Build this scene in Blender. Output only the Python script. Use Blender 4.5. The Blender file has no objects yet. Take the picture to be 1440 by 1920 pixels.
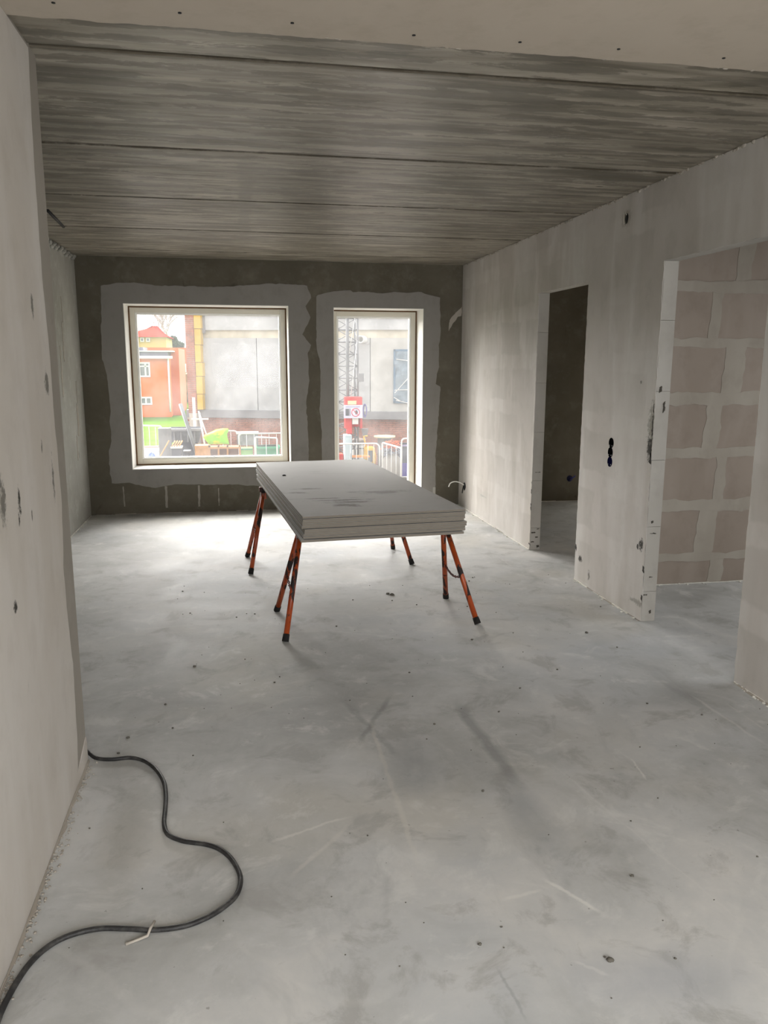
import bpy, math, random
from mathutils import Vector, Matrix, noise
from mathutils.geometry import tessellate_polygon
C = bpy.context.scene
COL = C.collection
# ------------------------------------------------------------------ camera
FPX, YAW, PIT, ROLL, EYE = 1473.4, .1809, .1880, .0025, 1.55
_F = Vector((math.sin(YAW)*math.cos(PIT), math.cos(YAW)*math.cos(PIT), -math.sin(PIT)))
_R = Vector((math.cos(YAW), -math.sin(YAW), 0)); _U = _R.cross(_F)
_R2 = math.cos(ROLL)*_R + math.sin(ROLL)*_U; _U2 = -math.sin(ROLL)*_R + math.cos(ROLL)*_U
cd = bpy.data.cameras.new('camera'); cam = bpy.data.objects.new('camera', cd); COL.objects.link(cam)
m = Matrix((_R2, _U2, -_F)).transposed().to_4x4(); m.translation = Vector((0, 0, EYE)); cam.matrix_world = m
cd.sensor_fit = 'VERTICAL'; cd.sensor_height = 24; cd.lens = FPX/1920*24; cd.clip_end = 500
C.camera = cam
# ------------------------------------------------------------------ sky, exposure
C.view_settings.view_transform = 'Standard'; C.view_settings.look = 'None'
C.view_settings.gamma = 1; C.view_settings.use_curve_mapping = False
C.view_settings.exposure = 0.38
SKY = 3.0
w = bpy.data.worlds.new('overcast_sky'); C.world = w; w.use_nodes = True
nt = w.node_tree; bg = nt.nodes['Background']
tc = nt.nodes.new('ShaderNodeTexCoord'); sx = nt.nodes.new('ShaderNodeSeparateXYZ'); rp = nt.nodes.new('ShaderNodeValToRGB')
nt.links.new(tc.outputs['Generated'], sx.inputs[0]); nt.links.new(sx.outputs[2], rp.inputs[0])
rp.color_ramp.elements[0].color = (.80, .81, .83, 1); rp.color_ramp.elements[1].color = (1.0, 1.0, 1.0, 1)
nt.links.new(rp.outputs[0], bg.inputs[0]); bg.inputs[1].default_value = SKY

def area(name, loc, rot, sx_, sy_, power=0, portal=False, color=(1, 1, 1)):
    l = bpy.data.lights.new(name, 'AREA'); l.shape = 'RECTANGLE'; l.size = sx_; l.size_y = sy_
    l.energy = power; l.color = color
    o = bpy.data.objects.new(name, l); COL.objects.link(o); o.location = loc; o.rotation_euler = rot
    if portal: l.cycles.is_portal = True
    return o
PI = math.pi
# thin-cloud sun, very soft, standing beyond the opposite building (the facade there is backlit)
sl_ = bpy.data.lights.new('hazy_sun', 'SUN'); sl_.energy = 32.0; sl_.angle = math.radians(75); sl_.color = (1, .985, .96)
so_ = bpy.data.objects.new('hazy_sun', sl_); COL.objects.link(so_)
so_.rotation_euler = Vector((.30, -1.0, -.62)).to_track_quat('-Z', 'Y').to_euler()
# daylight through the openings: portals guide the sky light, the two area lights are the bright open sky
# beyond the big openings behind the photographer and in the side room
BACK_P, SIDE_P = 112, 38
area('window_portal', (-.29, 8.90, 1.3), (-PI/2, 0, 0), 1.7, 1.75, portal=True)
area('door_portal', (1.46, 8.90, 1.08), (-PI/2, 0, 0), 1.1, 2.2, portal=True)
area('side_window_portal', (4.75, 8.90, 1.15), (-PI/2, 0, 0), 1.5, 2.1, portal=True)
area('back_daylight', (.85, -1.75, 1.45), (PI/2-1.0, 0, 0), 2.9, 1.9, BACK_P, color=(.97, .985, 1))
area('side_daylight', (5.1, 3.3, 1.5), (0, PI/2-.75, 0), 1.9, 1.9, SIDE_P, color=(.98, .99, 1))

# ------------------------------------------------------------------ helpers
def W(u, v, Y):
    d = _F + _R2*((u-720)/FPX) - _U2*((v-960)/FPX)
    return Vector((0, 0, EYE)) + d*(Y/d.y)
def WX(u, v, X):
    d = _F + _R2*((u-720)/FPX) - _U2*((v-960)/FPX)
    return Vector((0, 0, EYE)) + d*(X/d.x)
def lin(r, g, b):
    f = lambda c: (c/255/12.92 if c <= 10 else ((c/255+.055)/1.055)**2.4)
    return (f(r), f(g), f(b), 1)

class Mat:
    """small node-graph helper"""
    def __init__(s, name, rough=.8, spec=.3):
        s.m = bpy.data.materials.new(name); s.m.use_nodes = True; s.t = s.m.node_tree; s.b = s.t.nodes['Principled BSDF']
        s.b.inputs['Roughness'].default_value = rough; s.b.inputs['Specular IOR Level'].default_value = spec
        s._c = {}
    def n(s, k, **kw):
        x = s.t.nodes.new(k)
        for a, b in kw.items(): setattr(x, a, b)
        return x
    def l(s, a, b): s.t.links.new(a, b)
    def pos(s, scale=(1, 1, 1), rot=(0, 0, 0), obj=False, off=(0, 0, 0)):
        if obj: src = s.n('ShaderNodeTexCoord').outputs['Object']
        else: src = s.n('ShaderNodeNewGeometry').outputs['Position']
        mp = s.n('ShaderNodeMapping'); mp.inputs['Scale'].default_value = scale; mp.inputs['Rotation'].default_value = rot
        mp.inputs['Location'].default_value = off
        s.l(src, mp.inputs[0]); return mp.outputs[0]
    def noise(s, vec, sc=1, det=4, rough=.55, dist=0):
        x = s.n('ShaderNodeTexNoise'); x.inputs['Scale'].default_value = sc; x.inputs['Detail'].default_value = det
        x.inputs['Roughness'].default_value = rough; x.inputs['Distortion'].default_value = dist
        s.l(vec, x.inputs['Vector']); return x.outputs[0]
    def ramp(s, f, stops):
        r = s.n('ShaderNodeValToRGB'); e = r.color_ramp.elements
        while len(e) < len(stops): e.new(.5)
        for i, (p, c) in enumerate(stops):
            e[i].position = p; e[i].color = (c, c, c, 1) if not isinstance(c, tuple) else c
        s.l(f, r.inputs[0]); return r.outputs[0]
    def mix(s, f, a, b, mode='MIX'):
        x = s.n('ShaderNodeMix', data_type='RGBA', blend_type=mode)
        for i, v in ((0, f), (6, a), (7, b)):
            if isinstance(v, (int, float, tuple)): x.inputs[i].default_value = v
            else: s.l(v, x.inputs[i])
        return x.outputs[2]
    def math(s, op, a, b=0., c=None):
        x = s.n('ShaderNodeMath', operation=op)
        for i, v in enumerate((a, b) if c is None else (a, b, c)):
            if isinstance(v, (int, float)): x.inputs[i].default_value = v
            else: s.l(v, x.inputs[i])
        return x.outputs[0]
    def color(s, c):
        if isinstance(c, tuple): s.b.inputs[0].default_value = c
        else: s.l(c, s.b.inputs[0])
    def bump(s, h, st=.3, d=.01):
        x = s.n('ShaderNodeBump'); x.inputs['Strength'].default_value = st; x.inputs['Distance'].default_value = d
        s.l(h, x.inputs['Height']); s.l(x.outputs[0], s.b.inputs['Normal'])
    def spot(s, base, col, c, r, wob=.6, soft=.35, sc=14):
        """an irregular stain of its own shape at world point c with radii r"""
        g = s.n('ShaderNodeNewGeometry').outputs['Position']
        a = s.n('ShaderNodeVectorMath', operation='SUBTRACT'); s.l(g, a.inputs[0]); a.inputs[1].default_value = c
        b = s.n('ShaderNodeVectorMath', operation='DIVIDE'); s.l(a.outputs[0], b.inputs[0]); b.inputs[1].default_value = r
        ln = s.n('ShaderNodeVectorMath', operation='LENGTH'); s.l(b.outputs[0], ln.inputs[0])
        nz = s.noise(s.pos(), sc, 4, .7)
        v = s.math('ADD', ln.outputs['Value'], s.math('MULTIPLY', s.math('SUBTRACT', nz, .5), wob*2.2))
        f = s.ramp(v, [(1-soft, 1.), (1., 0.)])
        return s.mix(f, base, col)

def flat(name, rgb, rough=.7, spec=.3, metal=0, var=.12, sc=6):
    M = Mat(name, rough, spec); M.b.inputs['Metallic'].default_value = metal
    a = lin(*rgb); k = 1-var
    nz = M.noise(M.pos(obj=True), sc, 3)
    M.color(M.mix(M.ramp(nz, [(.3, 0.), (.7, 1.)]), (a[0]*k, a[1]*k, a[2]*k, 1), a))
    return M.m

# --- structure materials
def plaster(name, c1, c2, c3, streak=.35, marks=.5, seed=0, spots=()):
    M = Mat(name, .85, .2)
    o = (seed*3.1, seed*1.7, seed)
    big = M.noise(M.pos(off=o), 1.1, 4, .6)
    col = M.mix(M.ramp(big, [(.35, 0.), (.65, 1.)]), lin(*c1), lin(*c2))
    ver = M.noise(M.pos((2.2, 2.2, .45), off=o), 1.5, 3, .5)          # trowel strokes running up the wall
    col = M.mix(M.ramp(ver, [(.46, 0.), (.56, streak), (.70, 0.)]), col, lin(*c3))
    fine = M.noise(M.pos((3.5, 3.5, 2.6), off=o), 2.2, 5, .65)
    col = M.mix(M.ramp(fine, [(.30, .14), (.5, 0.)]), col, lin(*c1), 'MULTIPLY')
    mk = M.noise(M.pos((7, 7, 2.2), off=o), 1.9, 5, .75, .6)
    col = M.mix(M.ramp(mk, [(.735, 0.), (.80, marks)]), col, lin(84, 82, 76))
    for s_ in spots: col = M.spot(col, *s_)
    M.color(col)
    M.bump(M.mix(.5, fine, ver), .15, .006)
    return M
# visible masonry under the thin coat of the right wall
def plaster_blocks(name, spots=()):
    M = plaster(name, (176, 170, 162), (187, 182, 176), (199, 196, 191), .6, .3, 2, ())
    src = M.b.inputs[0].links[0].from_socket
    sp = M.n('ShaderNodeSeparateXYZ'); g = M.n('ShaderNodeNewGeometry'); M.l(g.outputs['Position'], sp.inputs[0])
    cb = M.n('ShaderNodeCombineXYZ'); M.l(sp.outputs[1], cb.inputs[0]); M.l(sp.outputs[2], cb.inputs[1])
    wob = M.noise(M.pos(), 5, 3)
    ad = M.n('ShaderNodeVectorMath', operation='ADD'); M.l(cb.outputs[0], ad.inputs[0])
    cw = M.n('ShaderNodeCombineXYZ'); M.l(M.math('MULTIPLY', wob, .12), cw.inputs[0]); M.l(M.math('MULTIPLY', wob, .08), cw.inputs[1]); M.l(cw.outputs[0], ad.inputs[1])
    br = M.n('ShaderNodeTexBrick'); M.l(ad.outputs[0], br.inputs['Vector'])
    br.inputs['Scale'].default_value = 1; br.inputs['Brick Width'].default_value = .62; br.inputs['Row Height'].default_value = .4
    br.inputs['Mortar Size'].default_value = .075; br.inputs['Mortar Smooth'].default_value = .35
    br.inputs['Color1'].default_value = (0, 0, 0, 1); br.inputs['Color2'].default_value = (.35, .35, .35, 1); br.inputs['Mortar'].default_value = (1, 1, 1, 1)
    patch = M.ramp(M.noise(M.pos(), .9, 3), [(.4, 0.), (.62, .45)])
    f = M.mix(1., M.ramp(br.outputs['Color'], [(0., 1.), (1., 0.)]), patch, 'MULTIPLY')
    col = M.mix(f, src, lin(160, 154, 146))
    for s_ in spots: col = M.spot(col, *s_)
    M.l(col, M.b.inputs[0])
    return M.m
def concrete(name, dark, mid, light, sc=1., seed=0, rough=.9, spots=(), spec=.2):
    M = Mat(name, rough, spec); o = (seed*2.3, seed, seed*4.1)
    a = M.noise(M.pos(off=o), 1.7*sc, 5, .6); b = M.noise(M.pos(off=o), 7*sc, 5, .7)
    col = M.mix(M.ramp(a, [(.3, 0.), (.7, 1.)]), lin(*dark), lin(*mid))
    col = M.mix(M.ramp(b, [(.52, 0.), (.75, .5)]), col, lin(*light))
    c = M.noise(M.pos(off=o), 3.2*sc, 4, .6, .5)
    col = M.mix(M.ramp(c, [(.66, 0.), (.74, .55)]), col, lin(*[x*.72 for x in dark]))
    for s_ in spots: col = M.spot(col, *s_)
    M.color(col); M.bump(b, .35, .008); return M.m

def slab_mat():
    M = Mat('ceiling_concrete', .50, .45)
    st = M.noise(M.pos((1.1, 8.5, 1)), 1.0, 6, .66, .4)
    st2 = M.noise(M.pos((1.6, 22, 1)), 1.0, 3, .5)
    blot = M.noise(M.pos((1.0, 2.2, 1)), 1.4, 5, .6)
    sp = M.n('ShaderNodeSeparateXYZ'); M.l(M.n('ShaderNodeNewGeometry').outputs['Position'], sp.inputs[0])
    # forms ran in ~11 cm strips
    wv = M.math('SINE', M.math('MULTIPLY', M.math('ADD', sp.outputs[1], M.math('MULTIPLY', M.noise(M.pos((.8, 3, 1)), 1.2, 3), .11)), 2*PI/.110))
    f = M.math('ADD', M.math('MULTIPLY', st, .62), M.math('ADD', M.math('MULTIPLY', st2, .22), M.math('ADD', M.math('MULTIPLY', wv, .036), M.math('MULTIPLY', blot, .22))))
    col = M.ramp(f, [(.41, lin(100, 94, 82)), (.48, lin(130, 123, 110)), (.55, lin(148, 141, 128)), (.64, lin(170, 162, 149))])
    edge = M.math('ADD', M.noise(M.pos((1.9, 7, 1), off=(3, 0, 0)), 1.3, 9, .74, .2), M.math('MULTIPLY', wv, .075))
    col = M.mix(M.ramp(edge, [(.50, 0.), (.53, .6), (.75, .85)]), col, lin(82, 77, 67))
    ch = M.noise(M.pos((20, 60, 1)), 1.4, 4, .7); zone = M.ramp(M.noise(M.pos((.5, 3.2, 1)), 1.1, 3), [(.60, 0.), (.68, 1.)])
    col = M.mix(M.mix(1., M.ramp(ch, [(.6, 0.), (.66, .6)]), zone, 'MULTIPLY'), col, lin(190, 186, 175))
    dots = M.n('ShaderNodeTexVoronoi'); dots.inputs['Scale'].default_value = 1.; M.l(M.pos((1.3, 2.4, 1)), dots.inputs['Vector'])
    col = M.mix(M.ramp(dots.outputs['Distance'], [(.022, .8), (.035, 0.)]), col, lin(60, 56, 48))
    for ys, wd_, k_ in ((2.955, .035, .75), (4.161, .026, .85), (5.373, .022, .75), (6.586, .02, .7), (7.798, .02, .6)):
        sd = M.math('ABSOLUTE', M.math('SUBTRACT', M.math('ADD', sp.outputs[1], M.math('MULTIPLY', M.math('SUBTRACT', M.noise(M.pos((2, 6, 1)), 2.5, 5, .7), .5), .07)), ys))
        col = M.mix(M.ramp(sd, [(wd_*.5, k_), (wd_, 0.)]), col, lin(70, 62, 48))
    # repaired stripe of cement slurry running into the room
    s_ = M.math('ABSOLUTE', M.math('SUBTRACT', M.math('ADD', sp.outputs[0], M.math('MULTIPLY', M.noise(M.pos(), 7, 3), .10)), .13))
    inside = M.mix(1., M.ramp(s_, [(.03, .5), (.05, 0.)]), M.ramp(M.math('MULTIPLY', sp.outputs[1], .1), [(.42, 0.), (.44, 1.), (.70, 1.), (.74, 0.)]), 'MULTIPLY')
    col = M.mix(inside, col, lin(112, 106, 95))
    M.color(col); M.bump(M.math('ADD', M.math('MULTIPLY', wv, .12), f), .30, .012)
    M.l(M.ramp(blot, [(.35, .37), (.7, .54)]), M.b.inputs['Roughness'])
    return M.m
def floor_mat():
    M = Mat('floor_screed', .7, .3)
    big = M.noise(M.pos(off=(3, 1, 0)), .8, 5, .55, .4); mid = M.noise(M.pos(rot=(0, 0, .5)), 2.4, 6, .62, .8)
    fin = M.noise(M.pos(), 11, 8, .75)
    f = M.math('ADD', M.math('MULTIPLY', big, .55), M.math('ADD', M.math('MULTIPLY', mid, .35), M.math('MULTIPLY', fin, .14)))
    col = M.ramp(f, [(.37, lin(158, 157, 154)), (.46, lin(174, 174, 171)), (.54, lin(188, 188, 186)), (.64, lin(203, 201, 197))])
    warm = M.noise(M.pos(off=(9, 4, 2)), 1.2, 3)
    col = M.mix(M.ramp(warm, [(.52, 0.), (.68, .35)]), col, lin(190, 184, 170))
    cool = M.noise(M.pos(off=(2, 8, 5)), .9, 3)
    col = M.mix(M.ramp(cool, [(.5, 0.), (.7, .3)]), col, lin(165, 172, 180))
    blot = M.noise(M.pos(off=(5, 2, 0)), 4.5, 8, .68, .5)
    col = M.mix(M.ramp(blot, [(.36, .5), (.46, 0.)]), col, lin(150, 148, 143))
    col = M.mix(M.ramp(blot, [(.56, 0.), (.66, .45)]), col, lin(212, 211, 207))
    # pale trowel arcs and dark smudges
    sw = M.n('ShaderNodeTexWave', wave_type='RINGS', rings_direction='Z'); sw.inputs['Scale'].default_value = 1.3; sw.inputs['Distortion'].default_value = 9; sw.inputs['Detail'].default_value = 4
    M.l(M.pos((1, 1, 0), off=(-.4, -2.6, 0)), sw.inputs['Vector'])
    zone = M.ramp(M.noise(M.pos(off=(4, 4, 4)), 1.7, 4, .6), [(.48, 0.), (.62, 1.)])
    col = M.mix(M.mix(1., M.ramp(sw.outputs[0], [(.95, 0.), (1., .09)]), zone, 'MULTIPLY'), col, lin(222, 220, 214))
    dk = M.noise(M.pos((1, .55, 1), (0, 0, -.55), off=(1.5, 0, 0)), 3., 5, .65, .5)
    col = M.mix(M.ramp(dk, [(.60, 0.), (.74, .42)]), col, lin(140, 141, 140))
    spk = M.noise(M.pos(off=(7, 7, 7)), 30, 3, .6)
    col = M.mix(M.ramp(spk, [(.715, 0.), (.74, .55)]), col, lin(120, 116, 108))
    scr = M.noise(M.pos((14, .9, 1), (0, 0, .9)), 1.5, 3, .6)
    col = M.mix(M.ramp(scr, [(.70, 0.), (.73, .28), (.76, 0.)]), col, lin(214, 211, 203))
    gp = M.n('ShaderNodeNewGeometry').outputs['Position']
    wobv = M.math('MULTIPLY', M.math('SUBTRACT', M.noise(M.pos(), 6, 5, .7), .5), .05)
    def seg(base, k, p0, p1, wd, fac):
        a_, b_ = Vector((*p0, 0)), Vector((*p1, 0)); c_ = (a_+b_)/2; t_ = (b_-a_).normalized(); n_ = Vector((-t_.y, t_.x, 0))
        sb = M.n('ShaderNodeVectorMath', operation='SUBTRACT'); M.l(gp, sb.inputs[0]); sb.inputs[1].default_value = c_
        o_ = []
        for v_ in (t_, n_):
            d_ = M.n('ShaderNodeVectorMath', operation='DOT_PRODUCT'); M.l(sb.outputs[0], d_.inputs[0]); d_.inputs[1].default_value = v_; o_.append(d_.outputs['Value'])
        L_ = (b_-a_).length/2
        f1 = M.ramp(M.math('DIVIDE', M.math('ABSOLUTE', o_[0]), L_), [(.6, 1.), (1., 0.)])
        f2 = M.ramp(M.math('DIVIDE', M.math('ABSOLUTE', M.math('ADD', o_[1], wobv)), wd*2), [(.15, 1.), (.5, 0.)])
        return M.mix(M.math('MULTIPLY', M.mix(1., f1, f2, 'MULTIPLY'), fac), base, lin(*k))
    def FL(u, v):
        d_ = _F+_R2*((u-720)/FPX)-_U2*((v-960)/FPX); q_ = d_*(-EYE/d_.z); return (q_.x, q_.y)
    for u0, v0, u1, v1, wd, k, fac in ((850, 1310, 985, 1490, .035, (128, 128, 126), .55), (735, 1300, 668, 1400, .018, (124, 123, 120), .45), (640, 1310, 760, 1430, .02, (130, 130, 127), .35),
        (500, 1580, 660, 1530, .008, (214, 211, 204), .5), (1015, 1645, 1135, 1715, .010, (222, 220, 214), .6), (1070, 1800, 1150, 1832, .007, (222, 220, 214), .5), (940, 1690, 1020, 1668, .01, (216, 214, 208), .5),
        (690, 1340, 790, 1640, .012, (208, 204, 194), .4), (1180, 1420, 1215, 1465, .006, (216, 214, 208), .5), (930, 1810, 990, 1920, .006, (138, 138, 138), .4), (1020, 1420, 1440, 1770, .006, (208, 206, 202), .25),
        (1290, 1300, 1440, 1400, .010, (205, 204, 200), .4), (660, 1540, 540, 1650, .012, (206, 202, 194), .35), (250, 1180, 460, 1165, .02, (206, 206, 202), .3), (600, 1180, 780, 1200, .02, (206, 206, 202), .3)):
        col = seg(col, k, FL(u0, v0), FL(u1, v1), wd, fac)
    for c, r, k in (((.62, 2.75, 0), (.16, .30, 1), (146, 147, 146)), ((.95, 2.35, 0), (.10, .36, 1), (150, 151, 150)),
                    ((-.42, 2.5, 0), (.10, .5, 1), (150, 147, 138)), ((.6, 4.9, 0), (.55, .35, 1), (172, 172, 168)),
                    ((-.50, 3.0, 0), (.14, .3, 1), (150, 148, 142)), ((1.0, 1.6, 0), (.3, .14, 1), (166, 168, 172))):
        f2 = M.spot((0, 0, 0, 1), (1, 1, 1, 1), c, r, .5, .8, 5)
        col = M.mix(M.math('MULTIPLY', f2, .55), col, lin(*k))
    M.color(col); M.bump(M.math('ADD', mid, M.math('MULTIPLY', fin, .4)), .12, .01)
    M.l(M.ramp(mid, [(.3, .62), (.7, .85)]), M.b.inputs['Roughness'])
    return M.m
XR, XL1, XL2, YF, H, YE, YS = 2.365, -.634, -1.53, 8.332, 2.559, 3.042, 2.683
O1A, O1B, O1H, O2A, O2B, O2H, TH = 6.123, 5.21, 2.095, 4.230, 3.296, 2.115, .092
sD = lin(62, 60, 55); sM = lin(120, 117, 110)
SC = lambda u, v, r, col=sM, wob=.8: (col, tuple(WX(u, v, XL1)), r, wob*1.5, .55, 48)
SR = lambda u, v, r, col=sM, wob=.8: (col, tuple(WX(u, v, XR)), r, wob*1.5, .55, 48)
M_LEFT = plaster('left_plaster', (190, 183, 173), (200, 195, 188), (208, 204, 199), .4, .3, 0, [
    SC(88, 718, (1, .035, .05)), SC(36, 935, (1, .015, .05), sD), SC(36, 975, (1, .008, .03), sD), SC(60, 965, (1, .006, .02)),
    SC(5, 940, (1, .03, .07)), SC(78, 835, (1, .01, .03)), SC(30, 1138, (1, .022, .02), sD), SC(60, 570, (1, .015, .05)), SC(100, 900, (1, .015, .08))]).m
M_RIGHT = plaster_blocks('right_plaster', [
    SR(1175, 410, (1, .07, .06), lin(150, 143, 132), .4), SR(1222, 800, (1, .05, .15), lin(140, 137, 128), .8), SR(1216, 840, (1, .02, .09), sD),
    SR(1202, 1021, (1, .03, .04), sD), SR(1088, 1048, (1, .03, .03), sD), SR(1104, 1078, (1, .02, .04)), SR(1202, 717, (1, .015, .015)),
    SR(1195, 1130, (1, .12, .02), lin(150, 146, 138)), SR(1000, 905, (1, .05, .02)), SR(905, 930, (1, .12, .012), lin(160, 158, 152))])
M_RAW = concrete('raw_concrete', (90, 85, 73), (110, 104, 92), (126, 121, 109), 1, 1)
M_RAWL = concrete('raw_concrete_side', (150, 148, 140), (168, 167, 160), (188, 187, 181), 1, 3)
M_STRIP = concrete('bare_wall_edge', (146, 140, 131), (156, 150, 141), (166, 160, 152), .6, 7)
M_PATCH = plaster('window_plaster', (138, 134, 129), (143, 139, 134), (148, 144, 139), .2, .1, 4).m
M_SLAB = slab_mat(); M_FLOOR = floor_mat()
M_SOFFIT = plaster('soffit_board', (176, 166, 152), (182, 172, 158), (186, 178, 165), .2, .1, 6).m
M_JAMB = plaster('jamb_block', (162, 158, 150), (172, 168, 161), (180, 177, 171), .3, .45, 8).m
M_PINK = plaster('pink_block', (152, 140, 129), (160, 148, 137), (168, 157, 147), .4, .2, 9).m
M_SMEAR = plaster('joint_filler', (160, 152, 141), (170, 163, 152), (179, 172, 162), .4, .15, 10).m
M_WHITE = flat('white_plaster_reveal', (226, 224, 218), .8, var=.05)
M_FOAM = flat('white_foam_strip', (224, 221, 212), .8, var=.15, sc=30)
M_FRAME = flat('painted_window_frame', (205, 200, 186), .45, .4, var=.04)
M_BEAD = flat('glazing_bead', (232, 232, 228), .4, .4, var=.03)
M_GAP = flat('brown_gap', (112, 84, 58), .9, var=.4, sc=12)
M_HOLE = flat('box_black_hole_shade', (8, 8, 9), 1., 0.); M_HOLEB = flat('box_navy_hole_shade', (12, 12, 40), 1., 0.); M_SCREW = flat('box_screw_metal', (120, 120, 118), .4, .5, .6); M_BLACK = flat('black_plastic', (16, 16, 18), .5); M_NAVY = flat('navy_plastic', (28, 28, 74), .5)

class MB:
    def __init__(s): s.v = []; s.f = []; s.sm = []
    def add(s, vs, fs, smooth=False):
        o = len(s.v); s.v += [tuple(p) for p in vs]; s.f += [tuple(i+o for i in q) for q in fs]; s.sm += [smooth]*len(fs); return s
    def box(s, a, b, M=None):
        x0, y0, z0 = a; x1, y1, z1 = b
        vs = [Vector(p) for p in ((x0, y0, z0), (x1, y0, z0), (x1, y1, z0), (x0, y1, z0), (x0, y0, z1), (x1, y0, z1), (x1, y1, z1), (x0, y1, z1))]
        if M is not None: vs = [M @ p for p in vs]
        return s.add(vs, [(0, 3, 2, 1), (4, 5, 6, 7), (0, 1, 5, 4), (1, 2, 6, 5), (2, 3, 7, 6), (3, 0, 4, 7)])
    def tube(s, pts, r, n=8, closed=False, r1=None):
        pts = [Vector(p) for p in pts]; N = len(pts); vs = []; up = None
        for i, p in enumerate(pts):
            a = pts[(i-1) % N] if (closed or i > 0) else p; b = pts[(i+1) % N] if (closed or i < N-1) else p
            t = (b-a).normalized()
            if up is None: up = Vector((0, 0, 1)) if abs(t.z) < .9 else Vector((1, 0, 0))
            x = t.cross(up).normalized(); up = x.cross(t)
            rr = r if r1 is None else r+(r1-r)*i/max(1, N-1)
            for k in range(n):
                q = 2*PI*k/n; vs.append(p+x*math.cos(q)*rr+up*math.sin(q)*rr)
        fs = []
        for i in range(N if closed else N-1):
            j = (i+1) % N
            for k in range(n): fs.append((i*n+k, i*n+(k+1) % n, j*n+(k+1) % n, j*n+k))
        if not closed:
            fs.append(tuple(range(n))[::-1]); fs.append(tuple((N-1)*n+k for k in range(n)))
        return s.add(vs, fs, True)
    def prism(s, loops, fn, d0, d1):
        """2D loops (outer, holes...) extruded; fn(a, b, depth) gives the 3D point"""
        L = [[Vector((a, b, 0)) for a, b in lp] for lp in loops]
        tr = tessellate_polygon(L); flatp = [p for lp in L for p in lp]; n = len(flatp)
        vs = [fn(p.x, p.y, d0) for p in flatp]+[fn(p.x, p.y, d1) for p in flatp]
        fs = [tuple(t) for t in tr]+[tuple(i+n for i in t[::-1]) for t in tr]
        o = 0
        for lp in L:
            k = len(lp)
            for i in range(k): fs.append((o+i, o+(i+1) % k, n+o+(i+1) % k, n+o+i))
            o += k
        s.add(vs, fs); return s
    def blob(s, c, r, seed=0, amp=.25, n=10, m=14):
        vs = []; c = Vector(c)
        for i in range(n+1):
            for k in range(m):
                th = PI*i/n; ph = 2*PI*k/m
                d = Vector((math.sin(th)*math.cos(ph), math.sin(th)*math.sin(ph), math.cos(th)))
                q = 1+amp*noise.noise(d*2.3+Vector((seed*7.7, seed, 0)))+amp*.5*noise.noise(d*6+Vector((seed, 3, 9)))
                vs.append(c+Vector((d.x*r[0]*q, d.y*r[1]*q, d.z*r[2]*q)))
        fs = [(i*m+k, (i+1)*m+k, (i+1)*m+(k+1) % m, i*m+(k+1) % m) for i in range(n) for k in range(m)]
        return s.add(vs, fs, True)
    def build(s, name, mat, parent=None, bevel=0, loc=None, clean=True):
        me = bpy.data.meshes.new(name); me.from_pydata(s.v, [], s.f); me.materials.append(mat)
        for p, q in zip(me.polygons, s.sm): p.use_smooth = q
        import bmesh
        if clean:
            b = bmesh.new(); b.from_mesh(me); bmesh.ops.recalc_face_normals(b, faces=b.faces); b.to_mesh(me); b.free()
        o = bpy.data.objects.new(name, me); COL.objects.link(o)
        if parent: o.parent = parent; o.matrix_parent_inverse = Matrix.Identity(4)
        if loc: o.location = loc
        if bevel:
            bv = o.modifiers.new('b', 'BEVEL'); bv.width = bevel; bv.segments = 2; bv.limit_method = 'ANGLE'
        return o
def tag(o, label=None, cat=None, group=None, kind=None):
    if label: o['label'] = label
    if cat: o['category'] = cat
    if group: o['group'] = group
    if kind: o['kind'] = kind
    return o
def struct(o): o['kind'] = 'structure'; return o
def thing(name, label, cat, loc=(0, 0, 0), rz=0, group=None):
    o = bpy.data.objects.new(name, None); COL.objects.link(o); o.location = loc; o.rotation_euler = (0, 0, rz)
    o.empty_display_size = .1
    return tag(o, label, cat, group)
def rough_line(p, step=.03, amp=.01, sc=9, seed=0, closed=True):
    out = []; N = len(p)
    for i in range(N if closed else N-1):
        a = Vector(p[i]+(0,) if len(p[i]) == 2 else p[i]); b = Vector((*p[(i+1) % N],) + (0,))
        k = max(1, int((b-a).length/step))
        for j in range(k):
            q = a.lerp(b, j/k); d = (b-a).normalized(); nn = Vector((-d.y, d.x, 0))
            q = q+nn*amp*(noise.noise(q*sc+Vector((seed, 0, seed*3)))+.6*noise.noise(q*sc*3.3+Vector((0, seed, 5))))*1.6
            out.append((q.x, q.y))
    if not closed: out.append(tuple(p[-1]))
    return out
FY = lambda y: (lambda a, b, d: (a, y+d, b))     # a wall facing -Y
FX = lambda x: (lambda a, b, d: (x+d, a, b))     # a wall across X

# ------------------------------------------------------------------ room shell
FO = 9.0
fl = MB().box((-1.9, -2.2, -.25), (5.6, 8.74, 0)).build('floor', M_FLOOR); struct(fl)
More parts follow.
